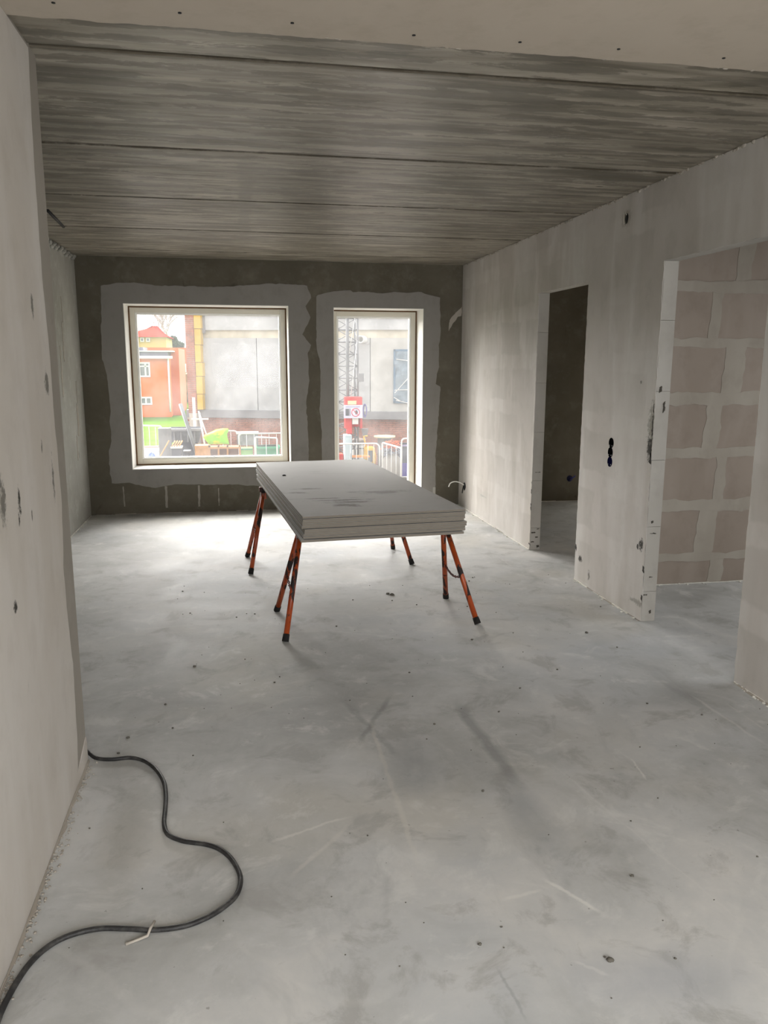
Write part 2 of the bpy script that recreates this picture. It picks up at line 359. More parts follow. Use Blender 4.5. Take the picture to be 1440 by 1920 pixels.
# ceiling: prefabricated slabs, each its own piece
ce = struct(thing('ceiling', None, None)); del_keys = [k for k in ('label', 'category') if k in ce.keys()]
y0 = YS-2.43; k = 0
seams = [.53, 1.74, 2.948, 4.161, 5.373, 6.586, 7.798, 8.75]
for a, b in zip([-2.3]+seams[:-1], seams):
    g = .014; c = .003; x0, x1 = -1.9, 5.6
    prof = [(a+g, H+c), (a+g+c, H), (b-g-c, H), (b-g, H+c), (b-g, H+.22), (a+g, H+.22)]
    mb = MB(); n = 6
    vs = [(x0, p[0], p[1]) for p in prof]+[(x1, p[0], p[1]) for p in prof]
    mb.add(vs, [tuple(range(6)), tuple(range(11, 5, -1))]+[(i, (i+1) % 6, 6+(i+1) % 6, 6+i) for i in range(6)])
    mb.build('ceiling_slab', M_SLAB, ce)
MB().box((-2, -2.3, H+.1), (5.7, 8.8, H+.24)).build('ceiling_topping', M_RAW, ce)
# plasterboarded near part of the ceiling with a rough filler edge and its screws
edge = rough_line([(XL1-.1, YS+.004), (XR+.1, YS-.004)], .022, .007, 12, 2, closed=False)
sof = struct(MB().prism([edge+[(XR+.1, -2.2), (XL1-.1, -2.2)]], lambda a, b, d: (a, b, H-.013+d), 0, .0125).build('trim_1', M_SOFFIT))
mb = MB()
random.seed(5)
for i in range(46):
    x = random.uniform(.3, 2.3); 
    if noise.noise(Vector((x*3, 0, 0))) < -.05: continue
    s = random.uniform(.002, .006); mb.blob((x, YS-.001+random.uniform(-.006, .004), H-.012), (s*1.9, s*.7, s*.5), i, .5, 4, 6)
mb.build('filler_crumbs', M_SMEAR, sof)['kind'] = 'stuff'
for u, v in ((100, 5), (337, 24), (548, 43), (776, 66), (975, 79), (1160, 92), (1357, 109)):
    d = _F+_R2*((u-720)/FPX)-_U2*((v-960)/FPX); p = Vector((0, 0, EYE))+d*((H-.0135-EYE)/d.z)
    sc_ = MB(); sc_.tube([(p.x, p.y, p.z+.003), (p.x, p.y, p.z-.0015)], .0055, 10); sc_.build('screw', M_BLACK, sof)

# far wall with two openings (window sill .467..2.118, french window 0..2.109)
W1L, W1R, W1B, W1T, W2L, W2R, W2T = -1.10, .524, .463, 2.118, .986, 1.944, 2.109
YO = YF+.42
mb = MB()
for a, b, c, d in ((XL2-.35, W1L, 0, H+.1), (W1R, W2L, 0, H+.1), (W2R, 4.05, 0, H+.1), (5.45, 5.6, 0, H+.1), (4.05, 5.45, 0, .15), (4.05, 5.45, 2.15, H+.1), (W1L, W1R, 0, W1B), (W1L, W1R, W1T, H+.1), (W2L, W2R, W2T, H+.1), (W2L, W2R, -.2, 0)):
    mb.box((a, YF, c), (b, YO, d))
wf = struct(mb.build('wall_far', M_RAW))
P = lambda L: [(lambda q: (q.x, q.z))(W(u, v, YF)) for u, v in L]
o1 = [(189, 536), (224, 530), (251, 530), (291, 535), (334, 536), (395, 538), (456, 536), (499, 532), (548, 533), (576, 536), (583, 558), (573, 574), (582, 595), (576, 608), (567, 627), (583, 647), (578, 662), (580, 714), (574, 753), (578, 819), (579, 860), (578, 914), (487, 911), (441, 908), (395, 909), (352, 908), (316, 909), (291, 915), (267, 911), (242, 906), (210, 906), (207, 888), (204, 851), (209, 827), (206, 790), (207, 765), (204, 735), (201, 704), (192, 674), (190, 643), (190, 597)]
o2 = [(593, 556), (596, 552), (626, 546), (657, 544), (662, 548), (722, 549), (790, 548), (811, 554), (825, 558), (825, 597), (827, 626), (823, 647), (823, 688), (819, 701), (817, 720), (825, 725), (823, 767), (820, 806), (817, 845), (816, 923), (814, 951)]
l2 = [(604, 955), (603, 860), (603, 808), (599, 767), (601, 714), (600, 678), (593, 649), (593, 610)]
hole1 = [(W1L, W1B), (W1R, W1B), (W1R, W1T), (W1L, W1T)]
MB().prism([rough_line(P(o1), .03, .007, 10, 1), hole1], FY(YF), -.004, .0).build('plaster_band', M_PATCH, wf)
q2 = P(o2); q2[-1] = (q2[-1][0], .004); q3 = P(l2); q3[0] = (q3[0][0], .004)
outer2 = rough_line(q2, .03, .006, 10, 2, False)+[(W2R, .004), (W2R, W2T), (W2L, W2T), (W2L, .004)]+rough_line(q3, .03, .006, 10, 3, False)
MB().prism([outer2], FY(YF), -.004, .0).build('plaster_band', M_PATCH, wf)
MB().prism([rough_line(P([(841, 621), (843, 600), (856, 585), (866, 575), (865, 592), (859, 594), (850, 606)]), .015, .004, 20, 5)], FY(YF), -.004, .0).build('plaster_splash', M_SMEAR, wf)
for u0, v0, u1, v1, wd in ((309, 912, 311, 952, .022), (371, 910, 372, 950, .020), (230, 912, 233, 950, .010), (409, 915, 410, 948, .010)):
    a = W(u0, v0, YF); b = W(u1, v1, YF)
    MB().prism([rough_line([(a.x, a.z), (a.x+wd, a.z), (b.x+wd, b.z), (b.x, b.z)], .02, .004, 20, u0)], FY(YF), -.002, 0).build('mortar_streak', M_STRIP, wf)
MB().box((2.07, YF-.006, .09), (2.10, YF, .20)).build('mortar_streak', M_JAMB, wf)

# left walls
wl = struct(MB().box((XL2-.25, YE-.1, 0), (XL2, YF, H+.05)).build('wall_left', M_RAWL))
MB().prism([rough_line([(YE, .0), (YF, 0.0), (YF, .04), (YE, .04)], .05, .0, 1, 1)], FX(XL2), 0, .0).build('plaster_edge', M_FOAM, wl) if False else None
mb = MB()          # pale runs of plaster on the concrete
for i, (y, z, l, wd) in enumerate(((7.55, 1.55, .32, .018), (7.4, 1.25, .4, .03), (7.95, .85, .28, .05), (7.85, .62, .22, .03), (7.6, 1.9, .2, .01), (8.0, 1.15, .2, .02), (7.2, .9, .3, .015))):
    mb.prism([rough_line([(y, z), (y+wd, z+.02), (y+wd*1.2, z+l), (y+wd*.2, z+l*1.1)], .02, .014, 16, i*3)], FX(XL2), -.0, .003)
mb.build('plaster_smear', M_SMEAR, wl)
nw = struct(MB().box((XL1-.1, -2.2, 0), (XL1-.004, YE, H+.05)).build('wall_left_near', M_STRIP))
MB().box((XL2-.02, YE-.1, 0), (XL1-.1, YE, H+.05)).build('wall_return', M_STRIP, nw)
A = [(52, 84), (60, 240), (69, 380), (81, 541), (94, 671), (103, 800), (107, 832), (115, 929), (117, 978), (120, 1075), (128, 1169), (137, 1244), (144, 1369), (147, 1450)]
pa = [(lambda q: (q.y, q.z))(WX(u, v, XL1)) for u, v in A]
pa[0] = (pa[0][0], H-.014)
coat = rough_line(pa, .03, .0055, 9, 4, False)+[(YE-.008, .10), (YE, .085), (YE, .004), (-2.2, .004), (-2.2, H-.014)]
MB().prism([coat], FX(XL1), -.004, .0).build('plaster_coat', M_LEFT, nw)

# right wall: block core, end blocks at the openings, thin plaster coat
mb = MB(); cx = XR+.004; x2 = XR+TH; J = .10
for a, b, z0, z1 in ((-2.2, O2B-J, 0, H+.05), (O2B-J, O2A+J, O2H+.0, H+.05), (O2A+J, O1B-J, 0, H+.05), (O1B-J, O1A+J, O1H, H+.05), (O1A+J, YF, 0, H+.05)):
    mb.box((cx, a, z0), (x2, b, z1))
wr = struct(mb.build('wall_right', M_JAMB))
random.seed(3)
def jamb(y0, y1, top, base):
    z = 0; hs = [base]+[.4]*6
    for h in hs:
        z1 = min(z+h, top)
        if z1-z < .02: break
        j = random.uniform(-.002, .002)
        MB().box((cx, y0+(j if y0 in (O2A, O1A) else 0), z+.0005), (x2+j*.5, y1, z1-.0008)).build('block', M_JAMB, wr, bevel=.0012)
        z = z1
jamb(O2A, O2A+J, O2H, .19); jamb(O1A, O1A+J, O1H, .19); jamb(O2B-J, O2B, O2H, .30); jamb(O1B-J, O1B, O1H, .30)
def coat_r(pts, seed, jag):
    """pts loop in (y,z); jag marks which edges are chipped"""
    out = []
    for i, p in enumerate(pts):
        q = pts[(i+1) % len(pts)]
        if jag[i]: out += rough_line([p, q], .022, jag[i], 14, seed+i, False)[:-1]
        else: out.append(p)
    return out
e = .004; ht = H-.004
loops = coat_r([(-2.2, e), (O2B, e), (O2B, O2H), (O2A, O2H), (O2A, e), (O1B, e), (O1B, O1H), (O1A, O1H), (O1A, e), (YF-.001, e), (YF-.001, ht), (-2.2, ht)], 3,
               [0, .0035, .003, .006, .003, .004, .003, .005, .003, 0, .0, 0])
MB().prism([loops], FX(XR), 0, .004).build('plaster_coat', M_RIGHT, wr)
mb = MB(); random.seed(8)       # crumbly filler where the coat meets the ceiling
for i in range(150):
    y = random.uniform(2.9, 8.2); s = random.uniform(.005, .013); mb.blob((XR+.002, y, H-random.uniform(.0, .012)), (s*.6, s*1.7, s*.9), i, .5, 4, 6)
mb.build('filler_crumbs', M_SMEAR, wr)['kind'] = 'stuff'
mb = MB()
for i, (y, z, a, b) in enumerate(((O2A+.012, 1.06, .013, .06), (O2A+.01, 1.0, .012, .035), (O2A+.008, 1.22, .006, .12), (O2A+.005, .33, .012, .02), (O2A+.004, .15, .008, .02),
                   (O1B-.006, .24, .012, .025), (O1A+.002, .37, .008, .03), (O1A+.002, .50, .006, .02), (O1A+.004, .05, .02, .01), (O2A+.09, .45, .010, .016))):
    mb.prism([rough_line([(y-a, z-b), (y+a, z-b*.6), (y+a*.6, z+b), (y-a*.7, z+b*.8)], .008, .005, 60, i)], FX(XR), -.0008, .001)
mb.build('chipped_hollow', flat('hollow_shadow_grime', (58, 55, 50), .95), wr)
# cuts of grime on the end blocks
mb = MB()
for i, (x, z, a, b, y) in enumerate(((.045, .55, .02, .003, O2A), (.05, .28, .012, .004, O2A), (.02, .17, .012, .004, O2A), (.06, .06, .006, .012, O2A), (.03, 1.40, .008, .02, O2A), (.06, 1.30, .006, .035, O2A), (.035, .62, .006, .008, O2A),
                      (.03, .15, .018, .006, O1A), (.06, .11, .012, .006, O1A), (.025, .07, .014, .007, O1A), (.075, .03, .012, .012, O1A), (.07, .18, .01, .005, O1A), (.05, .66, .022, .002, O1A))):
    x += XR
    mb.prism([rough_line([(x-a, z-b), (x+a, z-b*.5), (x+a*.8, z+b), (x-a, z+b*.6)], .006, .003, 70, i)], FY(y), -.0035, .002)
mb.build('grime_mark', flat('grime', (74, 70, 63), .95), wr)
# rear and outer shell (behind the photographer and side rooms)
mb = MB().box((-1.9, -2.3, 0), (-.6, -2.2, H+.05)).box((2.3, -2.3, 0), (5.6, -2.2, H+.05)).box((-.6, -2.3, 2.2), (2.3, -2.2, H+.05))
struct(mb.build('wall_back', M_LEFT))
mb = MB().box((5.5, -2.2, 0), (5.6, 2.3, H+.05)).box((5.5, 4.3, 0), (5.6, YF, H+.05)).box((5.5, 2.3, 0), (5.6, 4.3, .25)).box((5.5, 2.3, 2.25), (5.6, 4.3, H+.05))
struct(mb.build('wall_outer', M_LEFT))
# pink block partition behind the second opening
YP = 4.954
wp = struct(MB().box((x2, YP+.012, 0), (5.5, YP+.1, H+.05)).build('wall_partition', M_SMEAR))
vx = {}
rows = [0, .20]; 
while rows[-1] < H: rows.append(rows[-1]+.372)
R7 = lambda x, y: W(1180+x*.4685, 440+y*.4685, YP)
starts = [R7(345, 1330).x, R7(305, 1160).x, R7(365, 940).x, R7(335, 730).x, R7(420, 500).x, R7(350, 260).x, R7(470, 60).x]
random.seed(12)
for i, (z0, z1) in enumerate(zip(rows[:-1], rows[1:])):
    s0 = starts[min(i, 6)]; xs = [s0+.62*q for q in range(-2, 6)]
    for a, b in zip(xs[:-1], xs[1:]):
        a = max(a, x2+.002); b = min(b, 5.49)
        if b-a < .05: continue
        MB().box((a+.002, YP, z0+.002), (b-.002, YP+.02, min(z1, H)-.002)).build('block', M_PINK, wp)
    # filler drawn over the joints
mb = MB()
for i, z in enumerate(rows[1:-1]):
    hh = (.035, .05, .045, .05, .04, .05, .03)[i % 7]
    mb.prism([rough_line([(x2+.003, z-hh*.6), (x2+.75, z-hh), (x2+1.5, z-hh*.8), (x2+1.5, z+hh), (x2+.8, z+hh*.7), (x2+.003, z+hh*.8)], .035, .010, 7, i*5)], FY(YP), -.0025-.0003*i, .0)
mb.build('joint_filler', M_SMEAR, wp)
mb = MB()
for i, (z0, z1) in enumerate(zip(rows[:-1], rows[1:])):
    for q in range(3):
        x = starts[min(i, 6)]+.62*(q-1); ww = .045+.02*((i*7+q) % 3)
        if x-ww < x2+.005: continue
        mb.prism([rough_line([(x-ww, z0+.01), (x+ww*.8, z0+.01), (x+ww, z1-.01), (x-ww*.7, z1-.01)], .03, .012, 8, i*3+q)], FY(YP), -.0015, .0)
mb.build('joint_filler', M_SMEAR, wp)
# frayed wire marks low on the partition
mb = MB(); random.seed(4)
for i in range(26):
    x = random.uniform(2.49, 2.82); z = random.uniform(.012, .05); a = random.uniform(-.4, 1.9); l = random.uniform(.015, .035)
    mb.tube([(x, YP-.006, z), (x+math.cos(a)*l*.5, YP-.012, z+math.sin(a)*l*.5+.003), (x+math.cos(a)*l, YP-.007, max(.006, z+math.sin(a)*l))], .0016, 5)
mb.tube([(2.47, YP-.006, .012), (2.62, YP-.008, .016), (2.84, YP-.006, .012)], .002, 5)
tag(mb.build('wire_mesh', M_BLACK), 'frayed strip of dark wire mesh at the foot of the pink block wall', 'wire mesh')
# partition that closes the dark side room


# white foam edge strips / mortar crumbs along the wall bases
def crumb_strip(name, p0, p1, side, seed, dens=60, smax=.012, mat=M_FOAM):
    mb = MB(); random.seed(seed); p0 = Vector(p0); p1 = Vector(p1); L = (p1-p0).length; d = (p1-p0)/L; nrm = Vector(side)
    t = 0
    while t < L:
        l = random.uniform(.03, .16)
        if random.random() < .86:
            hh = random.uniform(.003, .009); wd = random.uniform(.003, .010); a = p0+d*t; b = p0+d*min(L, t+l)
            vs = [a, b, b+nrm*wd, a+nrm*wd*random.uniform(.5, 1)]
            mb.add([v_+Vector((0, 0, .0005)) for v_ in vs]+[v_+Vector((0, 0, hh)) for v_ in vs], [(0, 3, 2, 1), (4, 5, 6, 7), (0, 1, 5, 4), (1, 2, 6, 5), (2, 3, 7, 6), (3, 0, 4, 7)])
        t += l
    for i in range(int(dens*L)):
        s = random.uniform(.002, smax*.8); q = p0+d*random.uniform(0, L)+nrm*abs(random.gauss(0, .016)); mb.blob((q.x, q.y, s*.35), (s, s, s*.5), i+seed, .5, 4, 6)
    o = mb.build(name, mat); o['kind'] = 'structure'; return o
crumb_strip('trim_2', (XR-.001, O1A+.01, 0), (XR-.001, YF-.02, 0), (-1, 0, 0), 1, 25)
crumb_strip('trim_3', (XR-.001, O2A+.01, 0), (XR-.001, O1B-.01, 0), (-1, 0, 0), 2, 25)
crumb_strip('trim_4', (XR-.001, 1.6, 0), (XR-.001, O2B-.01, 0), (-1, 0, 0), 3, 50)
crumb_strip('trim_5', (XL2+.001, YE+.01, 0), (XL2+.001, YF-.02, 0), (1, 0, 0), 4, 20)
crumb_strip('trim_6', (XL1+.001, 1.2, 0), (XL1+.001, YE-.01, 0), (1, 0, 0), 5, 260, .0065, M_SMEAR)
crumb_strip('trim_7', (x2+.01, YF-.001, 0), (x2+1.8, YF-.001, 0), (0, -1, 0), 6, 8)
crumb_strip('trim_8', (x2+.01, YP-.004, 0), (x2+1.6, YP-.004, 0), (0, -1, 0), 7, 30)
crumb_strip('trim_9', (XL2+.05, YF-.001, 0), (.9, YF-.001, 0), (0, -1, 0), 9, 6, .008, M_SMEAR)
def crust(name, p0, p1, sgn, w0, seed):
    n = int(abs(p1[1]-p0[1])/.03); out = []
    for i in range(n+1):
        y = p0[1]+(p1[1]-p0[1])*i/n; k_ = noise.noise(Vector((y*4, seed, 0)))*.9+noise.noise(Vector((y*17, seed, 3)))*.6
        out.append((p0[0]+sgn*max(.002, w0*(.55+k_)), y))
    o = MB().prism([[tuple(p0)]+out+[tuple(p1)]], lambda a, b, d: (a, b, d), .0003, .004).build(name, M_SMEAR); return struct(o)
crust('trim_10', (XL1+.0005, 1.0), (XL1+.0005, YE-.02), 1, .016, 1); crust('trim_11', (XR-.0005, 1.5), (XR-.0005, O2B-.01), -1, .018, 2)
crust('trim_12', (XR-.0005, O2A+.01), (XR-.0005, O1B-.01), -1, .012, 5)
# slot strip on the ceiling and rough grout in the left corner
a = Vector((0, 0, EYE)); 
def CP(u, v):
    d = _F+_R2*((u-720)/FPX)-_U2*((v-960)/FPX); return Vector((0, 0, EYE))+d*((H-.003-EYE)/d.z)
p, q = CP(88, 393), CP(119, 425)
MB().tube([p, q], .012, 6).build('cast_groove', M_BLACK, ce)
mb = MB()
for i in range(26):
    s = .012+.012*((i*37) % 10)/10; mb.blob((XL2+.01, 6.9+i*.056, H-.01-.01*((i*13) % 5)), (.018, s*2.2, s), i, .5, 4, 6)
mb.build('filler_crumbs', M_RAWL, ce)['kind'] = 'stuff'

# ------------------------------------------------------------------ windows
def glass_mat():
    M = Mat('window_glass'); t = M.t; t.nodes.remove(M.b)
    tr = M.n('ShaderNodeBsdfTransparent'); tr.inputs[0].default_value = (.82, .815, .81, 1)
    gl = M.n('ShaderNodeBsdfGlossy'); gl.inputs['Roughness'].default_value = .02
    tl = M.n('ShaderNodeBsdfTranslucent'); tl.inputs[0].default_value = (.9, .9, .9, 1)
    lw = M.n('ShaderNodeLayerWeight'); lw.inputs[0].default_value = .5
    fr = M.n('ShaderNodeMath', operation='MULTIPLY_ADD'); M.l(M.math('POWER', lw.outputs['Facing'], 4.), fr.inputs[0]); fr.inputs[1].default_value = .5; fr.inputs[2].default_value = .004
    m1 = M.n('ShaderNodeMixShader'); m2 = M.n('ShaderNodeMixShader'); M.l(fr.outputs[0], m1.inputs[0]); M.l(tr.outputs[0], m1.inputs[1]); M.l(gl.outputs[0], m1.inputs[2])
    veil = M.ramp(M.noise(M.pos(), 3., 4), [(.3, .012), (.7, .03)])  # pale haze mixed into the panes to imitate glare over the view
    M.l(veil, m2.inputs[0]); M.l(m1.outputs[0], m2.inputs[1]); M.l(tl.outputs[0], m2.inputs[2])
    M.l(m2.outputs[0], t.nodes['Material Output'].inputs[0]); return M.m
M_GLASS = glass_mat()
def ring(mb, l, r, b, t, wd, y0, y1):
    mb.box((l, y0, b), (l+wd, y1, t)); mb.box((r-wd, y0, b), (r, y1, t)); mb.box((l+wd, y0, b), (r-wd, y1, b+wd)); mb.box((l+wd, y0, t-wd), (r-wd, y1, t)); return mb
def window(name, l, r, b, t):
    e0 = struct(thing(name, None, None))
    g = .006
    yb = YF+.315
    o = ring(MB(), l+.0005, r-.0005, b+.0005, t-.0005, .005, YF-.003, yb).build('reveal', M_WHITE, e0)
    ring(MB(), l+.006, r-.006, b+.006, t-.006, .014, yb-.02, yb+.03).build('joint_sealing', M_GAP, e0)
    ring(MB(), l+.014, r-.014, b+.014, t-.014, .056, yb-.012, yb+.07).build('window_frame', M_FRAME, e0, bevel=.003)
    k = .070
    ring(MB(), l+k, r-k, b+k, t-k, .018, yb-.004, yb+.05).build('glazing_bead', M_BEAD, e0, bevel=.002)
    k = .085
    MB().box((l+k, yb+.02, b+k), (r-k, yb+.026, t-k)).build('pane', M_GLASS, e0)
    return e0
window('window_1', W1L, W1R, W1B, W1T); window('window_2', W2L, W2R, .012, W2T)
window('window_5', 4.05, 5.45, .15, 2.15)
# rear glazing behind the photographer
e0 = struct(thing('window_3', None, None)); ring(MB(), -.6, 2.3, 0.0, 2.2, .08, -2.29, -2.21).build('window_frame', M_FRAME, e0)
e0 = struct(thing('window_4', None, None)); mb = MB()
mb.box((5.5, 2.3, .25), (5.58, 2.37, 2.25)).box((5.5, 4.23, .25), (5.58, 4.3, 2.25)).box((5.5, 2.37, .25), (5.58, 4.23, .32)).box((5.5, 2.37, 2.18), (5.58, 4.23, 2.25)); mb.build('window_frame', M_FRAME, e0)

# ------------------------------------------------------------------ trestles
def steel():
    M = Mat('orange_enamel', .38, .5)
    nz = M.noise(M.pos((9, 9, 1.6), obj=True), 2.4, 5, .6, .3)
    base = M.mix(M.ramp(M.noise(M.pos(obj=True), 7, 3), [(.35, 0.), (.65, 1.)]), lin(146, 58, 18), lin(172, 74, 24))
    M.color(M.mix(M.ramp(nz, [(.52, 0.), (.56, 1.)]), base, lin(30, 20, 17)))
    M.l(M.ramp(nz, [(.5, .35), (.56, .7)]), M.b.inputs['Roughness']); return M.m
M_ORANGE = steel(); M_RUB = flat('rubber_foot', (30, 28, 26), .8); M_RUST = flat('rusty_chain', (96, 52, 42), .6, .5, .4)
ZB = .613
def trestle(fl_, fr_, label):
    """fl_, fr_ = ((near foot),(far foot)) at the left and right end"""
    A_ = [Vector((*p, 0)) for p in fl_]; B_ = [Vector((*p, 0)) for p in fr_]
    ca, cb = (A_[0]+A_[1])/2, (B_[0]+B_[1])/2; c = (ca+cb)/2; ang = math.atan2((cb-ca).y, (cb-ca).x)
    t = thing('trestle', label, 'trestle', c, ang, 'orange steel trestles under the board stack')
    inv = Matrix.Rotation(-ang, 4, 'Z') @ Matrix.Translation(-c)
    hw = (cb-ca).length/2; bw = hw-.125
    MB().box((-bw-.03, -.019, ZB-.040), (bw+.03, .019, ZB-.001)).build('beam', M_ORANGE, t, bevel=.004)
    for s, F_ in ((-1, A_), (1, B_)):
        pts = []
        for p in F_:
            f = inv @ p; top = Vector((s*bw, .020*(1 if f.y > 0 else -1), ZB-.045))
            f = Vector((f.x, f.y, 0)); d = (f-top).normalized()
            lg = MB().tube([top, f-d*.02/abs(d.z)*1.0], .0165, 10).build('leg', M_ORANGE, t)
            MB().tube([f-d*.045, Vector((f.x, f.y, .0)) + Vector((0, 0, .005))], .0195, 10, r1=.0205).build('rubber_foot', M_RUB, lg)
            pts.append(top.lerp(f, .52))
        # chain between the legs
        mb = MB(); a, b = pts; n = 13
        for i in range(n):
            q = (i+.5)/n; ctr = a.lerp(b, q)-Vector((0, 0, .035*math.sin(PI*q))); tt = (b-a).normalized(); q0 = (i % 2)*PI/2
            sl = Vector((0, 0, 1))*(-.035*PI*math.cos(PI*q)/(b-a).length); tt = (tt+sl).normalized()
            s1 = tt.cross(Vector((1, 0, 0))).normalized(); s2 = tt.cross(s1); w1 = s1*math.cos(q0)+s2*math.sin(q0)
            L = (b-a).length/n*.78
            mb.tube([ctr+tt*math.cos(2*PI*k/8)*L+w1*math.sin(2*PI*k/8)*.0065 for k in range(8)], .0026, 5, True)
        mb.build('chain', M_RUST, t)['kind'] = 'stuff'
        MB().box((s*bw-.02, -.045, ZB-.09), (s*bw+.02, .045, ZB-.040)).build('hinge_bracket', M_ORANGE, t, bevel=.004)
    return t
trestle(((.213, 4.245), (.192, 4.818)), ((1.372, 4.350), (1.319, 4.901)), 'worn orange steel trestle under the front end of the board stack')
trestle(((.043, 5.738), (.025, 6.287)), ((1.287, 5.809), (1.242, 6.361)), 'worn orange steel trestle under the far end of the board stack')

# ------------------------------------------------------------------ plasterboards
def board_mat(top):
    M = Mat('board_paper' if top else 'board_paper_plain', .7, .3)
    a = M.noise(M.pos(), 3.5, 4); col = M.mix(a, lin(168, 166, 162), lin(178, 176, 173))
    # gypsum core shows on the cut edges as thin warm lines
    g = M.n('ShaderNodeNewGeometry'); sp = M.n('ShaderNodeSeparateXYZ'); M.l(g.outputs['Normal'], sp.inputs[0])
    side = M.ramp(M.math('ABSOLUTE', sp.outputs[2]), [(.3, 1.), (.5, 0.)])
    ln = M.noise(M.pos((1.2, 1.2, 260)), 1, 3)
    col = M.mix(side, col, M.mix(ln, lin(116, 109, 98), lin(142, 134, 122)))
    if top:
        for c, r, k in (((.56, 4.55, .745), (.26, .030, 1), (96, 92, 86)), ((.62, 4.47, .745), (.14, .05, 1), (110, 105, 98)), ((.58, 4.38, .745), (.10, .06, 1), (112, 107, 100)),
                        ((.5, 4.62, .745), (.2, .02, 1), (106, 102, 95)), ((.85, 4.8, .745), (.2, .08, 1), (132, 129, 123)), ((.42, 5.0, .745), (.16, .03, 1), (128, 125, 118)), ((.35, 4.85, .745), (.08, .04, 1), (134, 131, 125))):
            col = M.spot(col, lin(*k), c, r, 1.3, .75, 11)
        dus = M.noise(M.pos((3, 5, 1)), 2.2, 5, .7, .6); col = M.mix(M.ramp(dus, [(.56, 0.), (.72, .35)]), col, lin(140, 137, 130))
    M.color(col); M.bump(M.noise(M.pos(), 60, 3), .05, .002); return M.m
MBT, MBP = board_mat(True), board_mat(False)
NB = 10; TB = .0125; ANG = math.radians(4.6); BW, BL = .915, 2.36
cbx = Vector((.668, 5.29, 0))
random.seed(21)
orde = ['lowest plasterboard of the stack, jutting out at the front left corner', 'second plasterboard from the bottom of the grey stack', 'third plasterboard from the bottom of the grey stack', 'fourth plasterboard from the bottom of the grey stack',
        'fifth plasterboard from the bottom of the grey stack', 'sixth plasterboard from the bottom, just above the middle gap of the stack', 'fourth plasterboard from the top of the grey stack', 'third plasterboard from the top of the grey stack',
        'second plasterboard from the top, right under the scuffed one', 'topmost grey plasterboard, its upper face scuffed and stained']
z = ZB
proto = MB().box((-BW/2, -BL/2, 0), (BW/2, BL/2, TB)).build('plasterboard', MBP, bevel=.0015)
for i in range(NB):
    if i == 0: o = proto
    elif i == NB-1:
        o = MB().box((-BW/2, -BL/2, 0), (BW/2, BL/2, TB)).build('plasterboard', MBT, bevel=.0015)
    else: o = proto.copy(); COL.objects.link(o)
    tag(o, orde[i], 'plasterboard', 'plasterboards stacked on the trestles')
    dx = (-.004, .004, .002, .012, .006, -.003, .003, -.001, .003, .001)[i]; dy = (-.016, .0, .004, .003, -.002, .006, .001, .003, -.003, -.002)[i]
    da = (-.25, 0, .1, -.05, .3, 0, -.1, .1, 0, .05)[i]
    o.location = (cbx.x+dx, cbx.y+dy, z); o.rotation_euler = (0, 0, ANG+math.radians(da)); z += TB+(.0006 if i not in (0, 4, 8) else .003)
mb = MB().blob((.30, 5.62, z+.002), (.014, .010, .006), 3, .5, 5, 8)
tag(mb.build('plaster_crumb', M_BLACK), 'small dark crumb lying on the topmost plasterboard', 'crumb')

# ------------------------------------------------------------------ floor cable and its sliver
cab = [(-1.0, 3.16), (-.80, 3.13), (-.67, 3.10), (-.605, 3.036), (-.54, 3.012), (-.469, 3.013), (-.41, 2.975), (-.36, 2.90), (-.322, 2.80), (-.306, 2.70), (-.300, 2.60), (-.296, 2.52), (-.278, 2.455), (-.232, 2.412), (-.19, 2.392), (-.146, 2.373), (-.105, 2.34), (-.068, 2.28), (-.042, 2.19), (-.052, 2.112), (-.09, 2.06), (-.14, 2.022), (-.20, 2.000), (-.276, 2.0), (-.35, 2.018), (-.43, 2.032), (-.503, 2.018), (-.55, 1.985), (-.583, 1.93), (-.603, 1.85), (-.612, 1.75), (-.600, 1.6), (-.55, 1.4), (-.5, 1.2)]
def spline(pts, k=6):
    out = []; n = len(pts); P_ = [Vector(p) for p in pts]
    for i in range(n-1):
        a, b, c, d = P_[max(0, i-1)], P_[i], P_[i+1], P_[min(n-1, i+2)]
        for j in range(k):
            t = j/k; out.append(.5*((2*b)+(c-a)*t+(2*a-5*b+4*c-d)*t*t+(3*b-a-3*c+d)*t**3))
    out.append(P_[-1]); return out
pts = spline([(x, y, .0080+(.012 if i in (2,) else 0)) for i, (x, y) in enumerate(cab)])
MC = Mat('cable_rubber', .55, .4); MC.color(MC.mix(MC.ramp(MC.noise(MC.pos(), 25, 4, .7), [(.45, 0.), (.75, .6)]), lin(34, 33, 33), lin(96, 94, 90)))
tag(MB().tube(pts, .0078, 10).build('cable', MC.m), 'black rubber cable snaking over the floor from the left wall corner', 'cable')
mb = MB().tube([(-.348, 1.962, .0035), (-.318, 1.972, .005), (-.292, 1.978, .009), (-.286, 1.990, .0205), (-.277, 2.018, .0215)], .004, 6)
tag(mb.build('plaster_sliver', M_SMEAR), 'bent pale plaster sliver lying across the black cable', 'offcut')
mb = MB(); random.seed(77)
for i in range(150):
    x = random.uniform(-.55, 2.3); y = random.uniform(1.4, 5.5); s = random.choice((.0015, .002, .002, .003, .0045)); mb.blob((x, y, s*.5), (s*1.3, s, s*.8), i, .5, 4, 6)
for u, v, s in ((1144, 1802, .008), (1185, 1643, .005), (240, 1384, .006), (222, 1413, .005), (365, 1250, .007), (735, 1116, .012), (727, 1114, .01), (1100, 1187, .008), (885, 1200, .006)):
    d = _F+_R2*((u-720)/FPX)-_U2*((v-960)/FPX); p = Vector((0, 0, EYE))+d*((0-EYE)/d.z); mb.blob((p.x, p.y, s*.4), (s*1.3, s, s*.7), u, .5, 5, 7)
